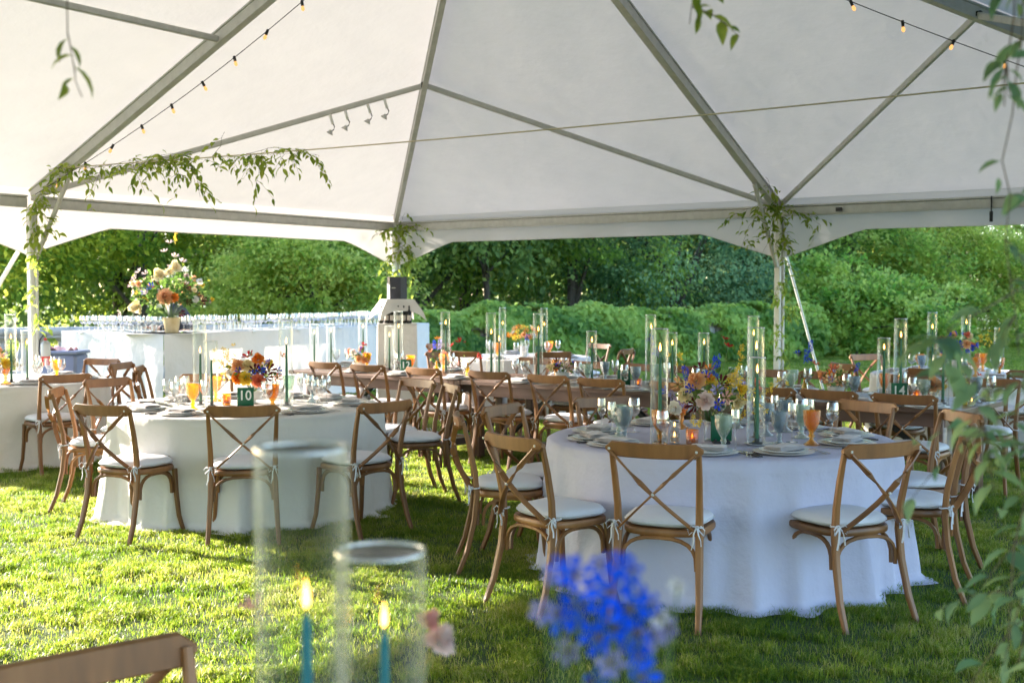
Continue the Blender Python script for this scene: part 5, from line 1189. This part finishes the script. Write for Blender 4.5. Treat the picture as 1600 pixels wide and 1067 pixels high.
def speaker():
    p = Vector((-1.37, 14.36, 0)); a = .35
    st = thing('draped_stand', 'white draped high stand by the far post under the speaker', 'stand', (p.x, p.y, 0), .12)
    MB().box((0, 0, 1.235), (.46, .40, .02), None, .004).build('stand_top', M['cloth_w'], st)
    m = MB(); n = 64; vs = []; fs = []
    for k in range(8):
        for i in range(n):
            an = 2 * math.pi * i / n; c, s_ = math.cos(an), math.sin(an); q = 1 / max(abs(c), abs(s_)) * (1 - .03 * (1 / max(abs(c), abs(s_)) - 1)); rr = 1 + k / 7 * (.05 + .05 * math.sin(an * 9 + 1)); vs.append((.232 * q * c * rr, .202 * q * s_ * rr, 1.246 - k / 7 * 1.236))
    for k in range(7):
        for i in range(n): i2 = (i + 1) % n; fs.append((k * n + i, k * n + i2, k * n + n + i2, k * n + n + i))
    m.add(vs, fs); m.build('draped_cloth', M['cloth_w'], st, ang=60)
    t = thing('draped_riser', 'small riser under a pointed white cloth below the speaker', 'riser', (p.x, p.y + .03, 1.248), a)
    t.scale = (.72, .72, .72)
    MB().box((0, 0, .19), (.40, .40, .38), None, .01).build('box', M['black'], t)
    m = MB(); vs = []; fs = []; n = 48
    for k, (s_, z) in enumerate([(.001, .392), (.225, .392), (.232, .385), (.27, .28), (.31, .20)]):
        for i in range(n):
            an = 2 * math.pi * i / n; c, s = math.cos(an), math.sin(an); q = 1 / max(abs(c), abs(s)); corner = (q - 1) / .414
            rr = s_ * q * (1 + (.28 * corner if k > 2 else 0)); vs.append((rr * c, rr * s, z - (.16 * corner ** 2 * (k - 2) / 2 if k > 2 else 0)))
    for k in range(4):
        for i in range(n): i2 = (i + 1) % n; fs.append((k * n + i, k * n + i2, k * n + n + i2, k * n + n + i))
    m.add(vs, fs); m.build('cloth_cover', M['cloth_w'], t, ang=40)
    q = thing('loudspeaker', 'dark grey cube loudspeaker on the white draped riser', 'speaker', (p.x, p.y + .03, 1.532), .12)
    q.scale = (.63, .63, .63)
    m = MB(); w, d, h = .185, .15, .42; vs = []
    for z in (0, h): vs += [(-w, -d * .2, z), (-w * .75, -d, z), (w * .35, -d, z), (w, -d * .35, z), (w, d, z), (-w, d, z)]
    m.add(vs, [(5, 4, 3, 2, 1, 0), (6, 7, 8, 9, 10, 11)] + [(i, (i + 1) % 6, (i + 1) % 6 + 6, i + 6) for i in range(6)]); m.build('cabinet', pbr('speaker_grey', (.045, .050, .075), .5, 12), q, smooth=False)
    MB().box((-.04, -d - .004, h / 2), (.19, .006, h - .05), None, .002).build('grille', pbr('grille', (.055, .058, .080), .7, 300), q)
    MB().box((-.07, -d - .009, h / 2), (.075, .003, .011), None, .001).build('badge', M['print'], q)
    for i in range(8):
        if i in (3, 7): continue
        c = p + Vector((-.17 + (i % 4) * .065 + (i // 4) * .20, -.165 + .02 * (i % 2), 0))
        b = thing('wine_bottle', {0: 'leftmost dark wine bottle with pale label on the high stand', 1: 'second dark wine bottle from the left on the high stand', 2: 'third dark wine bottle from the left on the high stand', 4: 'third dark wine bottle from the right on the high stand', 5: 'second dark wine bottle from the right on the high stand', 6: 'rightmost dark wine bottle with pale label on the high stand'}[i], 'bottle', (c.x, c.y, 1.248), 0, 'wine bottles beside the draped riser')
        if 'bot' not in MS:
            MS['bot'] = lathe_mesh('bottle_glass', [(.001, 0), (.036, 0), (.037, .004), (.037, .18), (.030, .205), (.014, .235), (.0135, .295), (.015, .297), (.015, .305), (.001, .305)], M['bottle'], 16)
            MS['bl'] = lathe_mesh('label', [(.0376, .05), (.0378, .052), (.0378, .138), (.0376, .14)], M['label'], 16)
        b.scale = (.68, .68, .68); put('bottle_glass', MS['bot'], b); put('label', MS['bl'], b)
speaker()

def skin_chain(name, chains, mat, parent, sub=2):
    vs = []; es = []; rs = []
    for ch in chains:
        prev = None
        for (p, r) in ch:
            if isinstance(p, int): idx = p
            else: idx = len(vs); vs.append(p); rs.append(r)
            if prev is not None: es.append((prev, idx))
            prev = idx
    me = bpy.data.meshes.new(name); me.from_pydata(vs, es, []); o = bpy.data.objects.new(name, me); link(o, parent)
    sm = o.modifiers.new('skin', 'SKIN'); sm.use_smooth_shade = True
    for i, r in enumerate(rs):
        me.skin_vertices[0].data[i].radius = (r, r) if not isinstance(r, tuple) else r
    me.skin_vertices[0].data[0].use_root = True
    o.modifiers.new('sub', 'SUBSURF').levels = sub; o.modifiers['sub'].render_levels = sub
    dg = bpy.context.evaluated_depsgraph_get(); m2 = bpy.data.meshes.new_from_object(o.evaluated_get(dg)); o.modifiers.clear(); o.data = m2
    m2.materials.clear(); m2.materials.append(mat); m2.polygons.foreach_set('use_smooth', [True] * len(m2.polygons)); return o

def barman():
    t = thing('person', 'barman in dark shirt and navy cap leaning down behind the bar flowers', 'person', (-4.95, 18.0, 0), R(8))
    # faces -x (left), leaning forward
    body = [[((0.10, 0, .96), .13), ((.06, 0, 1.10), .125), ((.0, 0, 1.25), .135), ((-.08, 0, 1.40), .13), ((-.17, 0, 1.49), .075), ((-.235, 0, 1.555), .052), ((-.27, 0, 1.62), .075), ((-.285, 0, 1.69), .085), ((-.28, 0, 1.75), .06)]]
    for s in (-1, 1):
        b = len(body[0]) + (0 if s < 0 else 7)
        body.append([(0, 0), ((.10, s * .10, .86), .095), ((.08, s * .11, .50), .062), ((.10, s * .11, .28), .055), ((.12, s * .11, .09), .038), ((.02, s * .12, .05), .035), ((-.07, s * .13, .04), .028)])
    n0 = 9 + 12
    for s in (-1, 1): body.append([(3, 0), ((-.06, s * .19, 1.40), .062), ((-.10, s * .24, 1.16), .045), ((-.32, s * .20, 1.06), .034), ((-.42, s * .17, 1.10), .022), ((-.47, s * .165, 1.10), .025)])
    o = skin_chain('body', body, M['skin'], t)
    for s in (-1, 1):
        hb = Vector((-.47, s * .165, 1.10))
        for k in range(4): skin_chain('finger', [[(tuple(hb + Vector((.02, -.022 + k * .015, 0))), .009), (tuple(hb + Vector((-.04 - .004 * (k in (1, 2)), -.022 + k * .016, -.004))), .0085), (tuple(hb + Vector((-.068, -.022 + k * .016, -.022))), .0075)]], M['skin'], t, 1)
        skin_chain('thumb', [[(tuple(hb + Vector((.02, -s * .02, 0))), .011), (tuple(hb + Vector((-.015, -s * .042, -.012))), .010), (tuple(hb + Vector((-.04, -s * .046, -.022))), .008)]], M['skin'], t, 1)
    shirt = [[((.10, 0, .93), .15), ((.06, 0, 1.10), .145), ((.0, 0, 1.25), (.155, .17)), ((-.08, 0, 1.40), (.15, .17)), ((-.16, 0, 1.475), .085)]]
    for s in (-1, 1): shirt.append([(3, 0), ((-.06, s * .20, 1.405), .080), ((-.10, s * .25, 1.16), .060), ((-.27, s * .215, 1.075), .046)])
    skin_chain('shirt', shirt, M['shirt'], t)
    tr = [[((.10, 0, .97), .15), ((.10, 0, .90), .15)]]
    for s in (-1, 1): tr.append([(1, 0), ((.10, s * .10, .80), .105), ((.08, s * .11, .48), .078), ((.11, s * .11, .10), .06)])
    skin_chain('trousers', tr, M['black'], t)
    hd = Vector((-.285, 0, 1.70)); rt = Matrix.Rotation(-.35, 3, 'Y')
    m = MB(); m.lathe([(.103, .0), (.108, .03), (.100, .075), (.07, .11), (.001, .125)], 20); m.v = [tuple(rt @ Vector(v) + hd + Vector((.005, 0, .015))) for v in m.v]; cap = m.build('cap', M['navy'], t)
    m = MB(); m.box((0, 0, 0), (.09, .13, .008), rt, .003); m.v = [tuple(Vector(v) + hd + rt @ Vector((-.125, 0, .02))) for v in m.v]; m.build('brim', M['navy'], cap)
    m = MB(); m.lathe([(.094, -.06), (.100, -.03), (.102, .01)], 20); m.v = [tuple(rt @ Vector(v) + hd + Vector((.012, 0, .02))) for v in m.v if True]; m.build('hair', M['hair'], t)
    for s in (-1, 1):
        m = MB(); m.lathe([(.001, -.012), (.016, -.008), (.018, .004), (.010, .010), (.001, .006)], 10); r2 = Matrix.Rotation(s * R(90), 3, 'X'); m.v = [tuple(r2 @ Vector((v[0] * .8, v[1] * 1.5, v[2])) + hd + Vector((.0, s * .095, -.025))) for v in m.v]; m.build('ear', M['skin'], t)
        m = MB(); m.lathe([(.001, -.009), (.009, 0), (.001, .009)], 8); m.v = [tuple(Vector(v) + hd + Vector((-.082, s * .032, -.035))) for v in m.v]; m.build('eye', M['print'], t)
    m = MB(); m.sweep([hd + Vector((-.085, 0, -.025)), hd + Vector((-.108, 0, -.06)), hd + Vector((-.088, 0, -.072))], [.016, .028, .02], n=8); m.build('nose', M['skin'], t)
    m = MB(); m.sweep([hd + Vector((-.078, -.022, -.098)), hd + Vector((-.090, 0, -.095)), hd + Vector((-.078, .022, -.098))], [.008, .013, .008], n=6); m.build('mouth', M['red'], t)
barman()

# fire extinguisher on the left post, bin and cloth behind it
e = thing('fire_extinguisher', 'silver and red fire extinguisher hanging on the left tent post', 'extinguisher', (-4.93, 12.74, .84)); e.scale = (.8, .8, .8)
MB().lathe([(.001, 0), (.055, 0), (.062, .01), (.062, .12)], 20).build('tank', M['red'], e); MB().lathe([(.063, .12), (.063, .27), (.055, .30), (.03, .325), (.02, .33)], 20).build('sleeve', M['silver'], e)
MB().lathe([(.02, .33), (.022, .36), (.001, .37)], 12).build('neck', M['red'], e)
m = MB(); m.box((.0, -.01, .385), (.02, .10, .014)); m.box((0, -.02, .41), (.02, .11, .010), Matrix.Rotation(.2, 3, 'X')); m.build('handle', M['black'], e)
m = MB(); m.sweep([(-.01, .03, .365), (-.05, .04, .39), (-.085, .02, .33), (-.088, 0, .2), (-.08, 0, .10)], .018, n=8); m.build('hose', M['rubber'], e)
b = thing('storage_bin', 'blue grey storage bin behind the left edge table', 'bin', (-5.35, 14.3, 0))
m = MB(); m.box((0, 0, .45), (.50, .42, .88), None, .03); m.build('tub', M['bluegrey'], b); MB().box((0, 0, .905), (.54, .46, .04), None, .012).build('lid', M['bluegrey'], b)
m = MB(); vs = [(x * .06 - .15, y * .06 - .1, .93 + .05 * math.sin(x * 1.4 + y) * math.cos(y * 1.2) + .05) for x in range(6) for y in range(5)]; m.add(vs, [(x * 5 + y, x * 5 + 5 + y, x * 5 + 6 + y, x * 5 + y + 1) for x in range(5) for y in range(4)])
m.mi = 0
mo, nt, out = newmat('striped_cloth'); p_ = N(nt, 'ShaderNodeBsdfPrincipled'); wv = N(nt, 'ShaderNodeTexWave'); wv.inputs['Scale'].default_value = 14; nt.links.new(ramp(nt, wv.outputs['Fac'], [(.45, (.60, .05, .06)), (.55, (.75, .73, .7))]), p_.inputs['Base Color']); nt.links.new(p_.outputs[0], out.inputs[0])
o = m.build('striped_cloth', mo, None, loc=(-5.35, 14.3, -.04)); so = o.modifiers.new('t', 'SOLIDIFY'); so.thickness = .012; tag(o, 'crumpled red and white striped cloth on the blue grey bin', 'cloth')

# ------------------------------------------------------------------ vines, string lights, cord, spotlights
M['leaf_vine'] = leafmat('vine_leaf', [(.06, .11, .025), (.11, .18, .035), (.17, .24, .05)], [(.24, .40, .05), (.42, .58, .07), (.62, .70, .12)], .5)
M['leaf_euc'] = leafmat('grey_green_leaf', [(.07, .14, .09), (.12, .20, .13), (.20, .29, .15)], [(.20, .40, .18), (.32, .52, .22), (.50, .66, .24)], .45)
def vleaf(seed, mat):
    g = random.Random(seed); v = [(0, 0, 0)]; W = .17 + .05 * g.random(); fs = []; n = 4; vs = [(0, 0, 0)]
    for i in range(1, n): t = i / n; w = W * math.sin(math.pi * t ** .8); z = .10 * math.sin(t * 3) - .12 * t * t; vs += [(t, w, z + .05), (t, 0, z), (t, -w, z + .05)]
    vs.append((1, 0, -.10)); fs += [(0, 2, 1), (0, 3, 2)]
    for i in range(n - 2): a = 1 + i * 3; fs += [(a, a + 1, a + 4, a + 3), (a + 1, a + 2, a + 5, a + 4)]
    a = 1 + (n - 2) * 3; L = len(vs) - 1; fs += [(a, a + 1, L), (a + 1, a + 2, L)]
    me = bpy.data.meshes.new('leaf'); me.from_pydata(vs, [], fs); me.materials.append(mat)
    me.attributes.new('rnd', 'FLOAT', 'FACE').data.foreach_set('value', [g.random()] * len(fs)); me.polygons.foreach_set('use_smooth', [True] * len(fs)); return me
VL = [vleaf(i, M['leaf_vine']) for i in range(7)]; EL = [vleaf(i + 20, M['leaf_euc']) for i in range(7)]
def vine(name, label, paths, n_leaves, size, seed, lib=None, droop=.35, stray=.03, twigs=.0, cat='vine'):
    """paths: list of polylines; leaves are single parts, alternating along twigs that leave the stem"""
    lib = lib or VL; g = random.Random(seed); p0 = Vector(paths[0][0]); t = thing(name, label, cat, tuple(p0), 0, 'leafy vines on the tent frame')
    m = MB(); tot = sum(sum((Vector(b) - Vector(a)).length for a, b in zip(P, P[1:])) for P in paths); cnt = 0
    for P in paths:
        P = [Vector(p) - p0 for p in P]; fine = []
        for a, b in zip(P, P[1:]):
            k = max(2, int((b - a).length / .06))
            for i in range(k): fine.append(a.lerp(b, i / k) + Vector((g.uniform(-1, 1), g.uniform(-1, 1), g.uniform(-1, 1))) * .010)
        fine.append(P[-1]); m.sweep(fine, [.0045 * (1 - .6 * i / len(fine)) for i in range(len(fine))], n=4)
        L = sum((b - a).length for a, b in zip(fine, fine[1:])); nl = max(2, int(n_leaves * L / tot))
        i = 0
        while i < nl:
            q = g.random(); k = min(len(fine) - 2, int(q * (len(fine) - 1))); base = fine[k]; along = (fine[k + 1] - fine[k]).normalized()
            if twigs and g.random() < .75:
                d = Vector((g.uniform(-1, 1), g.uniform(-.6, .6), g.uniform(-1.1, .35))).normalized(); tl = twigs * g.uniform(.4, 1.3); kk = g.randrange(3, 7)
                pts = [base + d * (tl * s / 5) + Vector((0, 0, -droop * tl * (s / 5) ** 2)) for s in range(6)]; m.sweep(pts, [.003, .0027, .0024, .002, .0016, .0012], n=4)
                for s in range(kk):
                    f = (s + .6) / kk * 5; a = pts[min(4, int(f))].lerp(pts[min(5, int(f) + 1)], f - int(f)); side = Vector((-d.y, d.x, 0)) * (1 if s % 2 else -1)
                    ld = (d * .5 + side * .8 + Vector((g.uniform(-.3, .3), g.uniform(-.3, .3), g.uniform(-.9, .15)))).normalized(); leaf(t, lib, a, ld, size, g); i += 1
            else:
                ld = Vector((g.uniform(-1, 1), g.uniform(-1, 1), g.uniform(-1.2, .4))).normalized(); leaf(t, lib, base + ld * stray * g.random(), (ld + along * .4).normalized(), size, g); i += 1
    m.build('stem', M['twig'], t); return t
def leaf(t, lib, p, d, size, g):
    q = d.to_track_quat('X', 'Z').to_matrix() @ Matrix.Rotation(g.uniform(-.9, .9), 3, 'X'); s = size * g.uniform(.55, 1.25)
    o = bpy.data.objects.new('leaf', g.choice(lib)); COL.objects.link(o); o.parent = t; o.location = p; o.rotation_euler = q.to_euler(); o.scale = (s, s, s)

CA, CB = K3((-3.80, 10.25, 2.66)), K3((3.83, 5.00, 2.64))
def onrope(t, dz=0): p = CA.lerp(CB, t); p.z += dz - .05 * math.sin(math.pi * t); return p
tag(MB().sweep([onrope(i / 30) for i in range(31)], .011, n=6).build('cord', M['cord']), 'thin jute cord stretched across under the tent roof', 'cord')
vine('vine_garland', 'long leafy garland along the jute cord at the upper left', [[onrope(-.01), onrope(.05, -.02), onrope(.10, .02), onrope(.16, -.03), onrope(.22, .0), onrope(.30, -.02)], [onrope(.20), onrope(.21, .10), onrope(.215, .22)],
     [onrope(.10), onrope(.105, -.12), onrope(.115, -.30)], [onrope(.17), onrope(.18, -.14), onrope(.185, -.36)], [onrope(.25), onrope(.255, -.15), onrope(.25, -.30)], [onrope(.05), onrope(.04, -.12), onrope(.035, -.28)], [onrope(.29), onrope(.32, -.06), onrope(.315, -.15)],
     [onrope(.12, .02), onrope(.135, .03), onrope(.16, .02), onrope(.17, -.02)], [onrope(.12, -.02), onrope(.14, -.05), onrope(.165, -.05)]], 298, 0.087, 61, twigs=0.20)
vine('vine_garland', 'second leafy garland bunched over the left end of the jute cord', [[onrope(-.02), onrope(.04, .0), onrope(.08, -.02), onrope(.13, .01), onrope(.175, -.02)], [onrope(.12, .04), onrope(.15, .06), onrope(.18, .02)], [onrope(.15), onrope(.16, -.12), onrope(.17, -.2)], [onrope(.24, .0), onrope(.27, .04), onrope(.31, -.0)]], 290, 0.078, 75, twigs=0.17)
PL = Vector((-4.15, 10.5, 0))
vine('vine', 'vine tangled round the head of the left tent post', [[K3(PL + Vector(q)) for q in [(.35, -.25, 2.68), (.18, -.12, 2.55), (.02, 0, 2.40), (.05, -.04, 2.2), (.0, 0, 2.05)]], [K3(PL + Vector(q)) for q in [(0, -.05, 2.42), (.12, -.08, 2.25), (.15, -.05, 2.05)]], [K3(PL + Vector(q)) for q in [(0, 0, 2.1), (.06, -.06, 1.8), (.02, -.06, 1.55), (.05, -.06, 1.3)]]], 240, 0.087, 62, twigs=0.17)
PM = Vector((-1.36, 14.55, 0))
vine('vine', 'vine with lit yellow strands round the far middle post head', [[K3(PM + Vector(q)) for q in [(.10, -.05, 2.62), (.02, -.06, 2.42), (.05, -.06, 2.15), (.02, -.05, 1.95), (.06, -.05, 1.72)]], [K3(PM + Vector(q)) for q in [(0, -.08, 2.38), (.22, -.1, 2.40), (.48, -.12, 2.48)]], [K3(PM + Vector(q)) for q in [(0, -.06, 2.35), (-.18, -.1, 2.35), (-.34, -.1, 2.25)]],
     [K3(PM + Vector(q)) for q in [(-.05, -.06, 2.1), (-.14, -.08, 1.95), (-.16, -.08, 1.75)]], [K3(PM + Vector(q)) for q in [(.06, -.06, 2.25), (.16, -.06, 2.1), (.12, -.06, 1.9)]]], 298, 0.106, 63, twigs=0.21)
PR = Vector((2.60, 11.72, 0))
vine('vine', 'dense vine tangled round the head of the right tent post', [[K3(PR + Vector(q)) for q in [(-.2, -.25, 2.70), (-.08, -.12, 2.5), (0, -.08, 2.3), (.04, -.06, 2.05), (-.03, -.07, 1.9)]], [K3(PR + Vector(q)) for q in [(0, -.1, 2.42), (-.25, -.14, 2.44), (-.50, -.15, 2.34)]],
     [K3(PR + Vector(q)) for q in [(-.15, -.1, 2.45), (-.33, -.12, 2.25), (-.42, -.12, 1.98)]], [K3(PR + Vector(q)) for q in [(.05, -.08, 2.40), (.22, -.1, 2.36), (.38, -.1, 2.24)]], [K3(PR + Vector(q)) for q in [(-.1, -.1, 2.3), (-.14, -.12, 2.1), (-.2, -.1, 1.95)]]], 298, 0.095, 64, twigs=0.20)
vine('vine', 'thin vine spiralling down the right tent post', [[K3(PR + Vector(q)) for q in [(-.03, -.07, 2.0), (.04, -.06, 1.8), (-.05, -.06, 1.6), (.05, -.06, 1.4), (-.03, -.06, 1.2), (.05, -.06, 1.0), (.0, -.06, .8)]], [K3(PR + Vector(q)) for q in [(.05, -.06, 1.7), (.14, -.06, 1.45), (.18, -.06, 1.25)]]], 190, 0.081, 74, twigs=0.14)

def foliage(label, pts, n, size, seed, lib, tw=.12): vine('hanging_vine', label, pts, n, size, seed, lib, twigs=tw)
foliage('blurred vine hanging into the top left corner', [[(-.76, 2.05, 3.0), (-.755, 2.05, 2.3), (-.74, 2.04, 2.10), (-.745, 2.05, 1.98), (-.725, 2.05, 1.93)]], 60, .050, 65, VL, .09)
foliage('blurred vine sprig hanging at the top edge, right of centre', [[(.33, 2.4, 3.1), (.33, 2.4, 2.3), (.36, 2.4, 2.20), (.35, 2.4, 2.13)], [(.33, 2.4, 2.3), (.31, 2.4, 2.18)]], 24, .050, 66, VL, .09)
foliage('blurred vine hanging down the right picture edge', [[(.83, 1.95, 3.0), (.82, 1.95, 2.2), (.81, 1.95, 1.95), (.80, 1.96, 1.75), (.82, 1.95, 1.5)], [(.81, 1.95, 2.4), (.80, 1.95, 2.12), (.79, 1.95, 1.9)]], 170, .048, 67, EL, .07)
foliage('blurred grey green leafy stems at the lower right', [[(.98, 1.95, 1.70), (.90, 1.93, 1.52), (.84, 1.92, 1.36), (.80, 1.9, 1.20), (.79, 1.9, 1.05)], [(.98, 2.0, 1.6), (.90, 1.98, 1.35), (.86, 1.98, 1.15), (.84, 1.98, .98)], [(.92, 1.9, 1.5), (.76, 1.9, 1.44), (.73, 1.9, 1.36)], [(.95, 1.9, 1.45), (.88, 1.85, 1.20), (.87, 1.85, 1.02)]], 298, .052, 68, EL, .12)
foliage('blurred dark sprig crossing before the far right flowers', [[(1.0, 1.9, 1.70), (.78, 1.88, 1.60), (.68, 1.86, 1.55), (.655, 1.86, 1.50)]], 20, .07, 69, EL, .06)

def string_light(label, pts, first, step, n):
    t = thing('string_light', label, 'string lights', tuple(pts[0]), 0, 'festoon string lights under the roof'); p0 = Vector(pts[0]); P = [Vector(p) - p0 for p in pts]
    MB().sweep(P, .008, n=6).build('cable', M['rubber'], t)
    cum = [0]
    for a, b in zip(P, P[1:]): cum.append(cum[-1] + (b - a).length)
    if 'sock' not in MS:
        MS['sock'] = lathe_mesh('socket', [(.001, .012), (.012, .012), (.013, .006), (.013, -.036), (.010, -.040), (.001, -.040)], M['rubber'], 10)
        MS['glb'] = lathe_mesh('bulb', [(.009, -.038), (.015, -.050), (.020, -.066), (.018, -.080), (.010, -.090), (.001, -.093)], M['bulb'], 12)
    for k in range(n):
        s = first + k * step
        for i in range(len(cum) - 1):
            if cum[i] <= s <= cum[i + 1]:
                p = P[i].lerp(P[i + 1], (s - cum[i]) / (cum[i + 1] - cum[i])); tl = (rng.uniform(-.45, .45), rng.uniform(-.45, .45), 0)
                put('socket', MS['sock'], t, p, tl); put('bulb', MS['glb'], t, p, tl, (.8, .8, .92))
C1 = tp(SD, SD, PEAK - .18); C2 = tp(SD, 17.76 - SD, PEAK - .18)
def hang(a, b, sag, n=24): return [a.lerp(b, i / n) - Vector((0, 0, sag * math.sin(math.pi * i / n))) for i in range(n + 1)]
string_light('string of warm bulbs rising from the left post to the peak', hang(tp(.12, SD, EAVE + .02) + Vector((.02, -.1, 0)), C1, .19), .42, .46, 12)
string_light('string of warm bulbs at the top right below the heavy rafter', hang(C1, tp(2 * SD - .3, .3, EAVE + .08), .19), .36, .48, 15)
for i, (f, w) in enumerate([(.845, 'second from the middle post rafter end'), (.89, 'nearest the middle rafter'), (.745, 'leftmost'), (.785, 'second from left')]):
    a = tp(.05, SD - .05, EAVE + .03).lerp(tp(0, 0, EAVE).lerp(tp(SD, SD, PEAK), .5), f) + Vector((0, 0, -.03))
    t = thing('spot_lamp', ['small chrome spot lamp under the roof brace, third from left', 'small chrome spot lamp under the roof brace, nearest the hip rafter', 'small chrome spot lamp under the roof brace, leftmost of four', 'small chrome spot lamp under the roof brace, second from left'][i], 'lamp', tuple(a), 0, 'spot lamps under the roof brace')
    MB().box((.02, 0, -.06), (.03, .03, .12), Matrix.Rotation(-.3, 3, 'Y'), .005).build('mount', M['whitepole'], t)
    m = MB(); m.sweep([(.04, 0, -.11), (.055, 0, -.145), (.045, 0, -.175), (.02, 0, -.195)], .012, n=6); m.build('arm', M['black'], t)
    m = MB(); m.lathe([(.001, .0), (.018, .0), (.024, -.02), (.042, -.045), (.040, -.047), (.001, -.035)], 14); q = Matrix.Rotation(.5, 3, 'Y'); m.v = [tuple(q @ Vector(v) + Vector((.02, 0, -.18))) for v in m.v]; m.build('head', M['alu'], t)

# foreground flowers on the camera-side table
def near_flowers():
    t = thing('flower_arrangement', 'blurred bright blue delphinium stems on the foreground table', 'flowers', (.088, 1.0, .766))
    MB().lathe([(.001, 0), (.033, 0), (.036, .004), (.036, .11), (.034, .11), (.034, .008), (.001, .007)], 20).build('vase', M['glass'], t, ang=60)
    g = random.Random(9); st = MB()
    for i, (px, py, c, sc) in enumerate([(880, 888, 0, 1.0), (900, 902, 0, 1.1), (938, 882, 0, .9), (970, 886, 0, .9), (990, 893, 0, .9), (925, 925, 0, 1.2), (955, 930, 0, 1.3), (905, 955, 0, 1.3), (872, 962, 0, 1.2), (1002, 930, 0, .9), (985, 955, 0, 1.3), (962, 985, 0, 1.3),
                                         (1000, 992, 0, 1.3), (938, 1000, 0, 1.1), (1024, 1000, 1, .8), (890, 1022, 1, .9), (955, 1040, 1, .9), (1002, 1064, 0, 1.2), (925, 1070, 0, 1.2), (850, 960, 1, .8), (1062, 918, 2, .6), (1032, 966, 2, .7), (1048, 985, 1, .8), (1020, 945, 0, .8), (1000, 1030, 0, .8), (860, 905, 1, .6)]):
        d = 1.0 + g.uniform(-.04, .04); p = Vector(((px - 800) / 1885 * d, d, 1.6 - (py - 458.5) / 1885 * d)) - Vector((.088, 1.0, .766))
        out = Vector((g.uniform(-.7, .7), -1, g.uniform(-.3, .5))).normalized(); k = ('deepblue', 'lilac', 'white')[c]
        put('floret', fmesh('cup', k, i % 3), t, p, orient(out, g.uniform(0, 6)), sc * .60)
        st.sweep([Vector((p.x * .1, p.y * .1, .05)), Vector((p.x * .55, p.y * .5, p.z * .6)), p], [.003, .0025, .0018], n=4)
    st.build('stem', M['stem'], t)
near_flowers()
bouquet(-.22, 1.60, .765, 'blurred peach petals showing beside the foreground glass cylinders', 'bottle', [('poppy', 'pinkish', -.80, 0, 1.75, 1, .6), ('ran', 'blush', .78, .1, 1.42, 1, .75), ('ran', 'pinkish', .68, 0, 1.60, 1, .6)], .16, .14, 72, 0, 'bud_vase', 1.0, fs=1.0)
